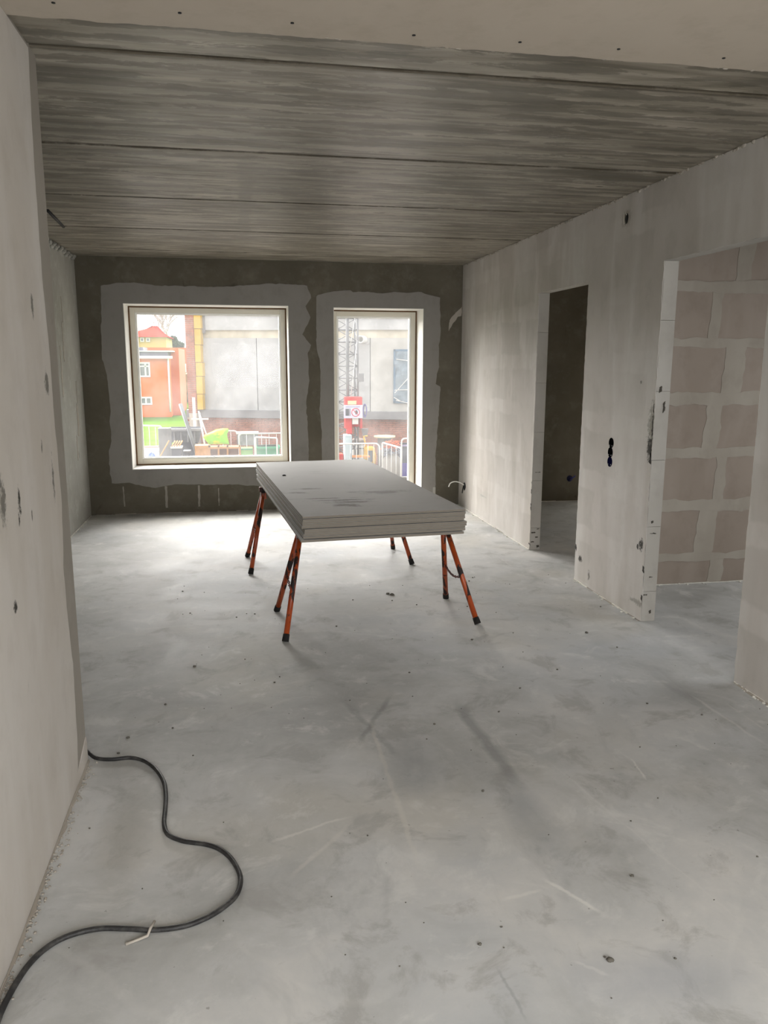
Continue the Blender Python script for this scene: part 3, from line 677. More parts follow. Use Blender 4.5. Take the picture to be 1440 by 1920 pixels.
tag(mb.build('floor_debris', flat('debris', (96, 92, 84), .9)), 'scattered small crumbs of grit and mortar on the concrete floor', 'debris', kind='stuff')

# ------------------------------------------------------------------ electrics
t = thing('switch_box', 'stack of three round black wall boxes sunk in the right wall between openings', 'socket box', (XR, 4.748, .90))
for i, z in enumerate((.997, .935, .873)):
    c = Vector((XR-.0005, 4.748-.006*(i == 0), z+.045)) - Vector((XR, 4.748, .90))
    r = .033; n = 20; mb = MB()
    ring_ = lambda rr, x: [Vector((x, c.y+math.cos(2*PI*k/n)*rr, c.z+math.sin(2*PI*k/n)*rr)) for k in range(n)]
    mb.add(ring_(r, -.002)+ring_(r, .0035)+ring_(r-.004, -.002)+ring_(r-.004, .003), [(k, (k+1) % n, n+(k+1) % n, n+k) for k in range(n)]+[(k, (k+1) % n, 2*n+(k+1) % n, 2*n+k) for k in range(n)]+[(2*n+k, 2*n+(k+1) % n, 3*n+(k+1) % n, 3*n+k) for k in range(n)])
    b = mb.build('box_rim', M_HOLEB if i == 2 else M_HOLE, t)
    mb = MB(); mb.add(ring_(r-.003, -.0008)+[Vector((-.0008, c.y, c.z))], [(k, (k+1) % n, n) for k in range(n)])  # flat matte disc, the darkness of the sunk box painted in
    mb.build('box_shade_disc', M_HOLEB if i == 2 else M_HOLE, b)
    for s_ in (-1, 1): MB().tube([c+Vector((-.001, s_*.018, -.018)), c+Vector((-.004, s_*.018, -.018))], .004, 8).build('box_screw', M_SCREW, b)
p = WX(1175, 410, XR)
t = thing('lamp_outlet', 'small wire loop sticking out of a filled hole high on right wall', 'wire outlet', p)
mb = MB().tube(spline([(0, 0, .02), (-.02, -.012, .035), (-.03, -.02, .01), (-.02, -.01, -.035), (-.002, .01, -.03)]), .003, 6); mb.build('wire', M_SMEAR, t)
MB().blob((0, .0, .0), (.004, .022, .03), 3, .3, 6, 10).build('hole_plug', M_BLACK, t)
p = WX(871, 910, XR)
t = thing('socket_outlet', 'wall box with a white cable end curling out near the far right corner', 'wire outlet', p)
mb = MB().tube(spline([(0, 0, .0), (-.05, -.01, .03), (-.11, -.01, .045), (-.16, -.01, .03), (-.18, -.01, -.01)]), .006, 6); mb.build('cable_end', M_WHITE, t)
MB().blob((-.001, 0, -.01), (.008, .045, .045), 5, .3, 6, 10).build('outlet_box', M_BLACK, t)
MB().tube([(-.01, 0, 0), (-.03, -.03, -.05), (-.03, -.02, -.08)], .006, 6).build('wire', M_BLACK, t)
p = W(1068, 897, YF)
t = thing('socket_outlet', 'blue wall box low on the dark concrete wall of the side room', 'wire outlet', p)
MB().tube([(0, -.004, 0), (0, .004, 0)], .035, 16).build('outlet_box', M_NAVY, t)
MB().tube([(0, -.006, .0), (.03, -.02, .01), (.06, -.015, .03)], .007, 6).build('wire', flat('blue_wire', (60, 62, 140), .5), t)

struct(MB().box((-14, -2.3, H+.3), (14, 8.74, 7.5)).box((-14, -2.3, -2.2), (-1.95, 8.74, H+.3)).box((5.65, -2.3, -2.2), (14, 8.74, H+.3)).build('wall_unseen_shade_mass', M_RAW))  # unseen mass of own building, added to cut skylight on the opposite facade
# ================================================================== OUTSIDE
GZ = -2.0
M_GRASS = concrete('lawn', (70, 100, 34), (84, 116, 42), (100, 128, 56), .4, 11, 1, (), 0)
M_DIRT = concrete('site_ground', (92, 86, 78), (108, 102, 94), (124, 118, 110), .4, 12, 1, (), 0)
M_FAC = concrete('facade_concrete', (160, 161, 162), (176, 177, 178), (204, 205, 205), .5, 13)
M_FAC2 = concrete('facade_concrete_smooth', (168, 167, 163), (180, 179, 175), (196, 195, 191), .3, 14)
M_BRICK = flat('red_brick', (172, 108, 84), .9, .2, var=.4, sc=5); M_MORT = flat('brick_mortar', (176, 168, 158), .9)
M_INS = flat('yellow_insulation', (200, 165, 72), .8, var=.15, sc=3); M_LEDGE = flat('zinc_ledge', (128, 127, 130), .6, var=.15)
M_WHT = flat('outdoor_white', (215, 215, 212), .6, var=.08); M_GREY = flat('galvanised_steel', (122, 124, 128), .5, .4, .2)
M_RED = flat('red_enamel', (196, 44, 42), .5); M_YEL = flat('yellow_paint', (214, 168, 20), .5); M_DARK = flat('dark_grey_plastic', (70, 72, 84), .6)
M_BLUE = flat('blue_tarp', (58, 88, 170), .5); M_GRN = flat('green_container', (42, 136, 92), .6); M_OSB = flat('pale_wood', (190, 140, 88), .8, var=.25, sc=9)
M_OR = flat('orange_render', (212, 112, 50), .9, var=.10, sc=1.5); M_OR2 = flat('red_render', (196, 104, 62), .9, var=.1, sc=1); M_YR = flat('yellow_render', (196, 172, 108), .9, var=.1, sc=1)
M_TILE = flat('red_roof_tile', (150, 46, 32), 1, 0, var=.15, sc=2); M_SLATE = flat('slate', (92, 94, 106), .6); M_PANE = flat('far_window_glass', (96, 104, 108), .15, .6)
M_TWIG = flat('bare_twigs', (160, 154, 150), .9); M_LEAF = flat('evergreen_leaf', (78, 92, 76), .8, var=.35, sc=3); M_LIME = flat('hi_vis_sheet', (176, 216, 40), .6, var=.1)  # twigs paled, distance haze painted into their colour

# ground
nx, ny = 40, 60; mb = MB(); vs = []
for j in range(ny):
    for i in range(nx):
        x = -90+i*180/(nx-1); y = 9.2+(j/(ny-1))**1.6*190
        z = GZ-.15+max(0, (y-62))*.075*(1 if y < 110 else 110/y)+(.25*noise.noise(Vector((x*.06, y*.06, 0))) if y > 40 else 0)
        vs.append((x, y, z))
mb.add(vs, [(j*nx+i, j*nx+i+1, (j+1)*nx+i+1, (j+1)*nx+i) for j in range(ny-1) for i in range(nx-1)], True)
tag(mb.build('lawn', M_GRASS), 'green lawn sloping away beyond the building site', 'grass', kind='structure')
struct(MB().box((-30, 9.0, GZ-.3), (30, 34, GZ)).build('site_ground', M_DIRT))

# opposite building, facade turned 18 degrees
AF = math.radians(17); P0 = W(374, 770, 29.0); P0.z = 0
fd = Vector((math.cos(AF), -math.sin(AF), 0)); fn_ = Vector((-math.sin(AF), -math.cos(AF), 0))
def FH(u, v, off=0):
    d = _F+_R2*((u-720)/FPX)-_U2*((v-960)/FPX); o = Vector((0, 0, EYE)); t_ = ((P0+fn_*off-o).dot(fn_))/d.dot(fn_); q = o+d*t_
    return (q-P0).dot(fd), q.z
bt = thing('apartment_building', 'grey concrete shell building with brick base, facing the two windows', 'building', P0, -AF)
# local frame: x along facade, y into building
zj = FH(450, 619)[1]; zl1 = FH(450, 769)[1]; zl0 = FH(450, 783)[1]; sj1 = FH(482, 700)[0]; sj2 = FH(694, 700)[0]; SW = 13.
hgt = 6.5
zb = zj-.27
for i, (a, b, mt, off) in enumerate(((0, sj1, M_FAC, 0), (sj1, sj2, M_FAC, .01), (sj2, SW, M_FAC2, .05))):
    if i == 2: continue
    MB().box((a+.012, off, zl1-.05), (b-.012, .3, zb)).build('concrete_panel', mt, bt)
ws0, wz1 = FH(738, 655); wz0 = FH(742, 756)[1]; ws1 = ws0+1.25
mb = MB().box((sj2+.012, .02, zl1-.05), (ws0, .3, zb)).box((ws1, .02, zl1-.05), (SW, .3, zb)).box((ws0, .02, zl1-.05), (ws1, .3, wz0)).box((ws0, .02, wz1), (ws1, .3, zb)); mb.build('concrete_panel', M_FAC2, bt)
MB().box((0, .06, zb), (SW, .3, zj)).build('joint_band', flat('pale_mortar_band', (205, 198, 180), .9, var=.3, sc=2), bt)
MB().box((0, -.03, zj), (SW, .3, zj+3)).build('upper_slab', M_FAC, bt)
MB().box((-.2, .3, GZ), (SW, 8, zj+3)).build('building_core', M_FAC, bt)
MB().box((-.45, -.10, zl0), (SW, .3, zl1)).build('plinth_ledge', M_LEDGE, bt)
MB().box((-.5, .08, GZ), (SW, .3, zl0)).build('base_backing', M_MORT, bt)
mb = MB(); random.seed(2); r_ = 0; z = GZ
while z+.055 < zl0:
    x = -.5+(.12 if r_ % 2 else 0)
    while x < SW-.23:
        j = random.uniform(-.004, .004); mb.box((x, .05+j, z), (x+.228, .09, z+.055)); x += .24
    z += .0667; r_ += 1
mb.build('brick_base', M_BRICK, bt)['kind'] = 'stuff'
# left gable leaf of bricks and its insulation
sl = FH(345, 588, .3)[0]; sr = FH(361, 588, .3)[0]; si = FH(373, 588, .3)[0]
mb = MB(); r_ = 0; z = zl1-.1
MB().box((sl+.01, -.26, GZ), (sr-.01, 3, zj+2.8)).build('gable_mortar', M_MORT, bt)
while z < zj+2.8:
    x = sl; off = r_ % 2
    for a, b in (((0, .218), (.23, sr-sl)) if off else ((0, .105), (.117, sr-sl))): mb.box((sl+a, -.27+random.uniform(-.004, .004), z), (sl+b, -.1, z+.055))
    z += .0667; r_ += 1
mb.build('gable_brick', M_BRICK, bt)['kind'] = 'stuff'
z = zl1+.02; i = 0
while z < zj+2.7:
    hh = (.55, .62, .48, .6)[i % 4]; MB().box((sr+.01, -.24-.015*(i % 2), z), (si-.01+.02*(i % 3), .0, z+hh-.015)).build('insulation_slab', M_INS, bt); z += hh; i += 1
MB().box((si+.0, -.07, zj-.1), (si+.11, 0, zj+2.7)).build('edge_profile', M_LEDGE, bt)
# plastic-wrapped window
fw = MB(); fw.box((ws0, -.03, wz0), (ws0+.07, .05, wz1)).box((ws1-.07, -.03, wz0), (ws1, .05, wz1)).box((ws0, -.03, wz0), (ws1, .05, wz0+.07)).box((ws0, -.03, wz1-.07), (ws1, .05, wz1)); fwo = fw.build('wrapped_window', M_BLUE if False else flat('blue_grey_frame', (92, 118, 140), .5), bt)
mb = MB(); g = 16; vs = []
for j in range(g):
    for i in range(g):
        x = ws0+.03+(ws1-ws0-.06)*i/(g-1); z = wz0+.03+(wz1-wz0-.06)*j/(g-1); vs.append((x, -.02+.05*noise.noise(Vector((x*6, z*3, 1))), z))
mb.add(vs, [(j*g+i, j*g+i+1, (j+1)*g+i+1, (j+1)*g+i) for j in range(g-1) for i in range(g-1)])
mb.build('plastic_film', flat('plastic_film', (124, 142, 156), .25, .6, var=.3, sc=4), fwo)
for a, b, c, d in ((.05, .45, 1.2, .5), (.05, .35, .55, .9), (.1, .1, .5, .02), (.02, .2, .3, .05), (.1, 1.5, .9, 1.4)): MB().box((0, -.045, -.012), (math.hypot(c-a, d-b), -.035, .012), Matrix.Translation((ws0+a, -.01, wz0+b)) @ Matrix.Rotation(-math.atan2(d-b, c-a), 4, 'Y')).build('tape_strip', M_WHT, fwo)
ps, pz = FH(682, 637); mb = MB(); n = 18
vs = [Vector((ps-.05*k_, -.45*k_, pz))+Vector((math.cos(2*PI*k/n)*rr, 0, math.sin(2*PI*k/n)*rr)) for k_, rr in ((0, .13), (1, .13), (1, .095), (.4, .095)) for k in range(n)]
mb.add(vs, [(a*n+k, a*n+(k+1) % n, (a+1)*n+(k+1) % n, (a+1)*n+k) for a in range(3) for k in range(n)]+[tuple(3*n+k for k in range(n))], True); mb.build('vent_pipe', M_WHT, bt, clean=False)

# houses -------------------------------------------------------------
def wbox(mb, u0, v0, u1, v1, Y, dep, inset=0):
    a = W(u0, v1, Y); b = W(u1, v0, Y); mb.box((a.x, Y+inset, a.z), (b.x, Y+inset+dep, b.z)); return mb
def far_window(parent, u0, v0, u1, v1, Y, mull=1, tran=0.):
    a = W(u0, v1, Y); b = W(u1, v0, Y); l, r, bo, to = a.x, b.x, a.z, b.z
    m_ = ring(MB(), l, r, bo, to, .10, Y-.08, Y+.02)
    if mull: c = l+(r-l)*(.62 if tran else .5); m_.box((c-.05, Y-.07, bo), (c+.05, Y, to))
    if tran: z_ = bo+(to-bo)*tran; m_.box((l, Y-.07, z_-.04), (r, Y, z_+.04))
    f_ = m_.build('window', M_WHT, parent); MB().box((l+.05, Y-.04, bo+.05), (r-.05, Y-.02, to-.05)).build('pane', M_PANE, f_)
YH = 56.
a = W(322, 772, YH)
h = thing('orange_house', 'orange two storey house with white windows and drainpipe behind the lawn', 'house')
p0 = W(316, 660, YH)
MB().box((p0.x-9, YH, a.z-.4), (p0.x, YH+8, W(300, 670, YH).z)).build('wall', M_OR, h)
zr0, zr1 = W(300, 669, YH).z, W(300, 659, YH).z
MB().box((p0.x-9, YH-.1, zr0), (p0.x-.05, YH+8, zr1)).build('roof', M_SLATE, h)
MB().box((p0.x-9.2, YH-.35, zr0-.12), (p0.x+.25, YH-.1, zr0+.06)).box((p0.x-9.2, YH-.2, zr1-.02), (p0.x+.3, YH+8, zr1+.06)).build('gutter', M_WHT, h)
MB().tube([(p0.x-.05, YH-.1, zr0), (p0.x-.05, YH-.1, a.z)], .06, 8).build('drainpipe', M_WHT, h)
far_window(h, 259, 679, 281, 707, YH, 1, .72); far_window(h, 263, 744, 285, 759, YH, 1)
MB().box((p0.x+.0, YH+1.5, a.z-.4), (p0.x+.55, YH+8, W(300, 652, YH).z)).build('side_wing', M_OR2, h)
YH2 = 78.
h = thing('rear_house', 'red rendered house behind the orange house, beside the brick gable', 'house')
mb = MB(); wbox(mb, 262, 652, 372, 712, YH2, 8); mb.build('wall', M_OR2, h)
mb = MB(); wbox(mb, 268, 646, 376, 653, YH2, 8, -.2); 
far_window(h, 327, 680, 334, 697, YH2, 0); far_window(h, 343, 682, 349, 698, YH2, 0)
mb = MB(); wbox(mb, 258, 651, 268, 657, YH2-14, 3); mb.build('skylight', M_SLATE, h)
YH3 = 100.
h = thing('yellow_house', 'pale yellow house with a red hipped tile roof in the distance', 'house')
mb = MB(); l = W(225, 640, YH3).x; r = W(311, 632, YH3).x; ze = W(300, 632, YH3).z; zt = W(276, 608, YH3).z; xr_ = W(277, 608, YH3).x
mb.box((l, YH3, 0), (r, YH3+9, ze)); mb.build('wall', M_YR, h)
MB().add([(l-.5, YH3-.5, ze), (r+.3, YH3-.5, ze), (r+.3, YH3+9.5, ze), (l-.5, YH3+9.5, ze), (l+4, YH3+4.5, zt), (xr_, YH3+4.5, zt)], [(0, 1, 5, 4), (1, 2, 5), (2, 3, 4, 5), (3, 0, 4), (0, 3, 2, 1)]).build('roof', M_TILE, h)
far_window(h, 263, 633, 270, 641, YH3-.1, 0); far_window(h, 274, 633, 281, 641, YH3-.1, 0)
# hedge bank
mb = MB()
for i in range(30): mb.blob((W(300+i*3.2, 720, 68).x, 68+(i % 3)*1.5, W(320, 722+((i*7) % 5)*3, 68).z), (1.1, 1.0, 1.0), i, .5, 7, 9)
tag(mb.build('hedge', flat('olive_hedge', (122, 118, 84), .9, var=.3, sc=2)), 'low olive brown hedge between the lawn and the red houses', 'hedge')
# bare tree
random.seed(9)
t = thing('bare_tree', 'tall leafless tree rising behind the yellow house', 'tree')
mb = MB(); tr_ = MB(); YT = 112.
def branch(m_, p, d, L, r, k):
    q = p+d*L; m_.tube([p, p.lerp(q, .5)+Vector((random.uniform(-1, 1), 0, random.uniform(-1, 1)))*L*.05, q], r*.34, 4, r1=r*.7)
    if k == 0: return
    for i in range(3 if k > 1 else 4):
        dd = (d+Vector((random.uniform(-.75, .75), random.uniform(-.6, .6), random.uniform(-.1, .45)))).normalized(); branch(mb, q if i else p.lerp(q, .7), dd, L*random.uniform(.62, .85), r*.62, k-1)
b0 = W(309, 662, YT); b0.z -= 2; branch(tr_, b0, Vector((-.05, 0, 1)), 3.0, .22, 0)
q = b0+Vector((-.05, 0, 1))*3
for i in range(6): branch(mb, q-Vector((0, 0, .4*i % 1)), Vector((random.uniform(-.5, .5), random.uniform(-.4, .4), 1)).normalized(), 1.9, .12, 4)
tr_.build('trunk', M_TWIG, t); mb.build('branches', M_TWIG, t)
def bush(name, label, u0, u1, vt, vb, Y, mat, seed, n=900):
    t_ = thing(name, label, 'tree'); random.seed(seed); a_ = W(u0, vb, Y); b_ = W(u1, vt, Y); c = (a_+b_)/2; rx = (b_.x-a_.x)/2; rz = (b_.z-a_.z)/2; m_ = MB()
    for i in range(n):
        d = Vector((random.gauss(0, 1), random.gauss(0, 1), random.gauss(0, 1))).normalized()*(.55+.5*random.random()); q = c+Vector((d.x*rx, d.y*rx, d.z*rz)); s = random.uniform(.12, .3)
        e1 = Vector((random.uniform(-1, 1), random.uniform(-1, 1), random.uniform(-1, 1))).normalized()*s; e2 = e1.orthogonal().normalized()*s*.6
        m_.add([q-e1, q-e2, q+e1, q+e2], [(0, 1, 2, 3)])
    m_.blob(c, (rx*.7, rx*.7, rz*.7), seed, .4)
    m_.build('foliage', mat, t_, clean=False); MB().tube([(c.x, Y, c.z-rz-3), (c.x, Y, c.z)], .2, 7).build('trunk', M_TWIG, t_)
bush('evergreen_tree', 'dark evergreen tree between the bare tree and brick gable', 317, 334, 630, 668, 114, M_LEAF, 1)
bush('evergreen_tree', 'smaller evergreen tree partly hidden by the brick gable', 330, 346, 640, 668, 117, M_LEAF, 2, 600)

# ---- site furniture
def rail_frame(mb, x0, y0, x1, y1, z0, z1, r=.024, rc=.16):
    a = Vector((x0, y0, 0)); b = Vector((x1, y1, 0)); d = (b-a); L = d.length; d /= L
    pt = lambda s, z: a+d*s+Vector((0, 0, z)); pts = [pt(0, z0)]
    for k in range(5): q = PI/2*k/4; pts.append(pt(rc-rc*math.cos(q), z1-rc+rc*math.sin(q)))
    for k in range(5): q = PI/2*k/4; pts.append(pt(L-rc+rc*math.sin(q), z1-rc+rc*math.cos(q)))
    pts.append(pt(L, z0)); mb.tube(pts, r, 8); return pt, L
def barrier(label, A0, A1, zt, z0=GZ, rc=.16, bars=9, group='white steel barriers on the site'):
    t_ = thing('crowd_barrier', label, 'barrier', (A0[0], A0[1], z0), 0, group)
    m_ = MB(); o = Vector((A0[0], A0[1], z0)); pt, L = rail_frame(m_, 0, 0, A1[0]-A0[0], A1[1]-A0[1], .02, zt-z0, rc=rc); m_.build('rail_frame', M_WHT, t_)
    MB().tube([pt(0, .22), pt(L, .22)], .018, 6).build('lower_rail', M_WHT, t_)
    for i in range(1, bars): MB().tube([pt(L*i/bars, .22), pt(L*i/bars, zt-z0)], .009, 5).build('bar', M_WHT, t_)
    d = Vector((-(A1[1]-A0[1]), A1[0]-A0[0], 0)).normalized()*.25
    for s in (.15*L, .85*L): MB().tube([pt(s, .02)-d, pt(s, .05), pt(s, .02)+d], .018, 6).build('leg', M_WHT, t_)
    return t_
def bar2(label, u0, v0, Y0, u1, v1, Y1, **kw):
    a = W(u0, v0, Y0); b = W(u1, v1, Y1); barrier(label, (a.x, a.y), (b.x, b.y), (a.z+b.z)/2, **kw)
bar2('white tube barrier with rounded corner below the lattice mast', 612, 831, 23, 712, 833, 23, bars=9)
bar2('white tube barrier slanting in front of the debris bag', 717, 843, 22.5, 752, 826, 21, bars=4, rc=.08)
bar2('white tube barrier standing at the right edge of the glazed door', 753, 823, 22.6, 812, 821, 22.6, bars=4, rc=.1)
bar2('white tube barrier behind the lime sheet by the brick base', 418, 808, 26.8, 447, 808, 26.8, bars=2)
bar2('low tilted white frame in front of the green container', 479, 826, 23.9, 519, 815, 23.5, bars=2, rc=.04)
bar2('long white barrier in front of the brick base at the right of the square window', 448, 813, 25.45, 560, 812, 25.45, bars=8, rc=.1)
bar2('white barrier crossing the lawn at the left of the square window', 232, 800, 27.5, 303, 796, 27, bars=6, rc=.1)
bar2('white barrier crossing the lawn behind the grey panel', 304, 803, 27.8, 352, 806, 28, bars=3, rc=.1)

# hoist mast
Ym = 24.; a = W(633, 700, Ym); b = W(671, 700, Ym); mw = b.x-a.x
t = thing('hoist_mast', 'grey lattice hoist mast in front of the concrete facade', 'mast', (a.x, Ym, GZ))
for x in (0, mw):
    for y in (0, mw): MB().tube([(x, y, 0), (x, y, 7.5)], .028, 8).build('mast_tube', M_GREY, t)
MB().tube([(mw*.48, -.04, 0), (mw*.48, -.04, 7.5)], .05, 4).build('rack_rail', M_GREY, t)
z = .2; i = 0
while z < 7.3:
    mb = MB()
    for p, q in (((0, 0), (mw, 0)), ((mw, 0), (mw, mw)), ((mw, mw), (0, mw)), ((0, mw), (0, 0))): mb.tube([(*p, z), (*q, z)], .016, 5)
    if i % 2 == 0:
        mb.tube([(0, 0, z), (mw, 0, z+.36)], .013, 5); mb.tube([(mw, mw, z), (0, mw, z+.36)], .013, 5)
    else:
        mb.tube([(mw, 0, z), (0, 0, z+.36)], .013, 5); mb.tube([(0, mw, z), (mw, mw, z+.36)], .013, 5)
    mb.tube([(mw, 0, z), (mw, mw, z+.36)], .013, 5)
    mb.build('brace', M_GREY, t); z += .36; i += 1
MB().tube([(mw*.55, -.08, 2.1), (mw*.95, -.08, 4.2)], .010, 5).tube([(mw*.55, -.08, 3.8), (mw*.95, -.08, 5.2)], .010, 5).build('guy_rod', M_WHT, t)
p = W(671, 700, Ym); MB().box((mw, -.1, p.z-GZ-.25), (mw+.17, .1, p.z-GZ)).build('junction_box', M_GREY, t)
# red box with sign
a = W(647, 815, 23.6); b = W(679, 744, 23.6); Yb = 23.55
t = thing('hoist_control_box', 'red hoist control unit carrying a white prohibition sign', 'control box', ((a.x+b.x)/2, Yb, a.z))
ww = (b.x-a.x)/2; hh = b.z-a.z
mb = MB().box((-ww, 0, hh*.72), (ww, .3, hh)).box((-ww, 0, hh*.16), (-ww*.2, .28, hh*.72)).box((ww*.72, 0, hh*.16), (ww, .28, hh*.72)).box((-ww*.2, .12, hh*.2), (ww*.72, .28, hh*.72)); mb.build('housing', M_RED, t, bevel=.02)
MB().box((-ww*.8, -.02, hh*.02), (-ww*.2, .2, hh*.17), Matrix.Translation((0, 0, .0))).build('foot_wedge', M_RED, t, bevel=.02)
MB().box((-.18*ww, -.03, hh*.28), (ww*.5, .12, hh*.58)).build('paper_sheet', M_WHT, t)
MB().box((-ww*.7, -.02, hh*.80), (ww*.3, .0, hh*.90)).build('warning_label', flat('pale_cream', (222, 205, 160), .7), t)
s0, s1 = W(644, 784, Yb), W(679, 759, Yb); ox = (a.x+b.x)/2
l, r, bo, to = s0.x-ox, s1.x-ox, s0.z-a.z, s1.z-a.z
sg = MB().box((l, -.09, bo), (r, -.07, to)).build('sign_board', flat('sign_lilac_white', (196, 196, 216), .5, var=.04), t)
sw_, sh = r-l, to-bo
MB().box((l+.09*sw_, -.094, bo+.20*sh), (l+.28*sw_, -.0905, bo+.72*sh)).build('sign_picture', M_DARK, sg)
MB().box((l+.31*sw_, -.094, bo+.18*sh), (l+.34*sw_, -.0905, bo+.74*sh)).build('sign_line', M_DARK, sg)
MB().box((l+.10*sw_, -.094, bo+.84*sh), (l+.85*sw_, -.0905, bo+.88*sh)).build('sign_line', flat('sign_blue', (110, 120, 170), .5), sg)
cx_, cz_ = l+.63*sw_, bo+.45*sh; R_ = .21*sw_
mb = MB().tube([(cx_+math.cos(2*PI*k/24)*R_, -.093, cz_+math.sin(2*PI*k/24)*R_) for k in range(24)], .012, 6, True)
mb.tube([(cx_-R_*.68, -.094, cz_+R_*.68), (cx_+R_*.68, -.094, cz_-R_*.68)], .010, 6); mb.build('prohibition_ring', flat('sign_red', (200, 30, 70), .5), sg)
mb = MB().box((cx_-.01, -.092, cz_-.06), (cx_+.06, -.0905, cz_+.02))
for k in range(4): mb.box((cx_-.008+k*.017, -.092, cz_+.0), (cx_+.004+k*.017, -.0905, cz_+(.05, .07, .066, .045)[k]))
mb.box((-.045, -.092, -.008), (.0, -.0905, .008), Matrix.Translation((cx_, 0, cz_-.01)) @ Matrix.Rotation(.5, 4, 'Y')); mb.build('hand_symbol', M_BLACK, sg)
mb = MB(); p = W(684, 770, 23.5)
for k in range(5): mb.tube([(p.x+math.cos(2*PI*q/14)*.05+k*.006, 23.5+.02*k, p.z+math.sin(2*PI*q/14)*(.2-.01*k)) for q in range(14)], .016, 5, True)
tag(mb.build('cable_coil', flat('violet_cable', (98, 92, 150), .6)), 'coil of violet grey cable hanging beside the red control unit', 'cable')
def site_box(name, label, cat, u0, v0, u1, Y, mat, dep=.5, zb=None, parts=None, group=None):
    a_ = W(u0, v0, Y); b_ = W(u1, v0, Y); zb = GZ if zb is None else zb; cx0 = (a_.x+b_.x)/2; hw = (b_.x-a_.x)/2; t_ = thing(name, label, cat, (cx0, Y, zb), 0, group)
    MB().box((-hw, 0, 0), (hw, dep, a_.z-zb)).build('body', mat, t_, bevel=.015); return t_, hw, a_.z-zb
t, hw, hh = site_box('electric_cabinet', 'tall pale grey cabinet standing under the red control unit', 'cabinet', 647, 816, 660, 23.2, flat('cabinet_grey', (172, 186, 192), .5))
MB().box((-hw*.8, -.02, .1), (hw*.8, 0, hh-.08)).build('door', flat('cabinet_door', (182, 196, 202), .5), t); MB().box((hw*.5, -.04, hh*.5), (hw*.62, -.02, hh*.62)).build('handle', M_DARK, t)
t, hw, hh = site_box('white_tank', 'square white container right of the pale grey cabinet', 'container', 662, 836, 684, 25.0, M_WHT)
MB().box((-hw*.96, -.01, hh-.10), (hw*.96, .0, hh-.07)).build('lid_line', M_GREY, t)
mb = MB(); p = W(672, 827, 25.2); mb.blob(p, (.24, .2, .10), 4, .5)
tag(mb.build('sack', flat('sack_beige', (176, 160, 150), .9, var=.3, sc=9)), 'crumpled beige sack lying on the square white container', 'sack')
# yellow machine
p = W(694, 857, 23.8); t = thing('yellow_machine', 'yellow compact machine with an upright handle by the barrier', 'machine', (p.x, 23.8, GZ)); zt = W(694, 838, 23.8).z-GZ
MB().box((-.16, -.1, .15), (.14, .3, zt)).build('body', M_YEL, t, bevel=.04); MB().box((-.08, -.12, zt*.55), (.06, -.1, zt*.9)).build('grille', M_DARK, t)
MB().tube([(-.10, 0, zt-.1), (-.16, 0, zt+.15), (-.20, 0, zt+.33), (-.08, 0, zt+.34)], .028, 6).tube([(.14, 0, .4), (.17, 0, zt*.7), (.10, 0, zt)], .025, 6).build('handle', M_YEL, t)
for s in (-.14, .14): MB().tube([(s, -.12, .12), (s, -.04, .12)], .12, 14).build('wheel', M_DARK, t)
p = W(681, 856, 23.2); t = thing('orange_platform', 'flat orange platform tray beside the yellow machine', 'platform', (p.x, 23.4, GZ))
MB().box((-.32, -.1, p.z-GZ-.04), (.22, .2, p.z-GZ)).build('tray', flat('orange_tray', (222, 140, 60), .6), t)
for s in (-.28, .24): MB().tube([(s, .1, 0), (s, .1, p.z-GZ-.04)], .02, 6).build('leg', M_GREY, t)
# spool table
p = W(721, 817, 24.2); t = thing('cable_drum', 'cable drum with a round cream top beside the brick base', 'cable drum', (p.x, 24.2, GZ)); zt = p.z-GZ
MB().tube([(0, 0, zt-.05), (0, 0, zt)], .34, 24).build('flange', flat('cream_wood', (214, 204, 168), .8), t); MB().tube([(0, 0, .06), (0, 0, zt-.05)], .22, 18).build('core', flat('drum_grey', (116, 116, 120), .7, var=.4, sc=7), t)
MB().tube([(0, 0, 0), (0, 0, .06)], .34, 24).build('flange', M_OSB, t)
p = W(685, 804, 24.6); t = thing('chute', 'small grey hopper on a thin leg behind the yellow machine', 'hopper', (p.x, 24.6, GZ)); zt = p.z-GZ
MB().add([(-.1, 0, zt), (.1, 0, zt), (.1, .2, zt), (-.1, .2, zt), (-.05, .05, zt-.26), (.06, .05, zt-.26), (.06, .15, zt-.26), (-.05, .15, zt-.26)], [(0, 1, 5, 4), (1, 2, 6, 5), (2, 3, 7, 6), (3, 0, 4, 7), (4, 5, 6, 7), (0, 3, 2, 1)]).build('hopper_body', M_GREY, t)
MB().tube([(0, .1, 0), (0, .1, zt-.26)], .02, 6).build('leg', M_WHT, t)
p = W(735, 845, 22.9); t = thing('debris_bag', 'open bag heaped with orange netting and grey rubble behind the slanting barrier', 'rubble bag', (p.x, 22.9, GZ)); zt = p.z-GZ
MB().blob((0, 0, zt*.45), (.30, .3, zt*.5), 2, .12).build('bag', flat('bag_grey', (150, 146, 140), .9), t)
mb = MB(); random.seed(31)
for i in range(60): mb.blob((random.uniform(-.24, .24), random.uniform(-.25, .1), zt*.86+random.uniform(0, .22)), (random.uniform(.02, .06), .04, random.uniform(.01, .04)), i, .6, 4, 6)
o = mb.build('rubble', flat('rubble_grey', (140, 144, 156), .8, var=.5, sc=20), t); o['kind'] = 'stuff'
mb = MB()
for i in range(40):
    a = Vector((random.uniform(-.24, .18), random.uniform(-.25, .1), zt+random.uniform(.1, .28))); mb.tube([a, a+Vector((random.uniform(-.1, .1), .02, random.uniform(-.06, .06))), a+Vector((random.uniform(-.16, .16), 0, random.uniform(-.1, .1)))], .012, 5)
o = mb.build('netting', flat('orange_netting', (226, 120, 84), .7), t); o['kind'] = 'stuff'
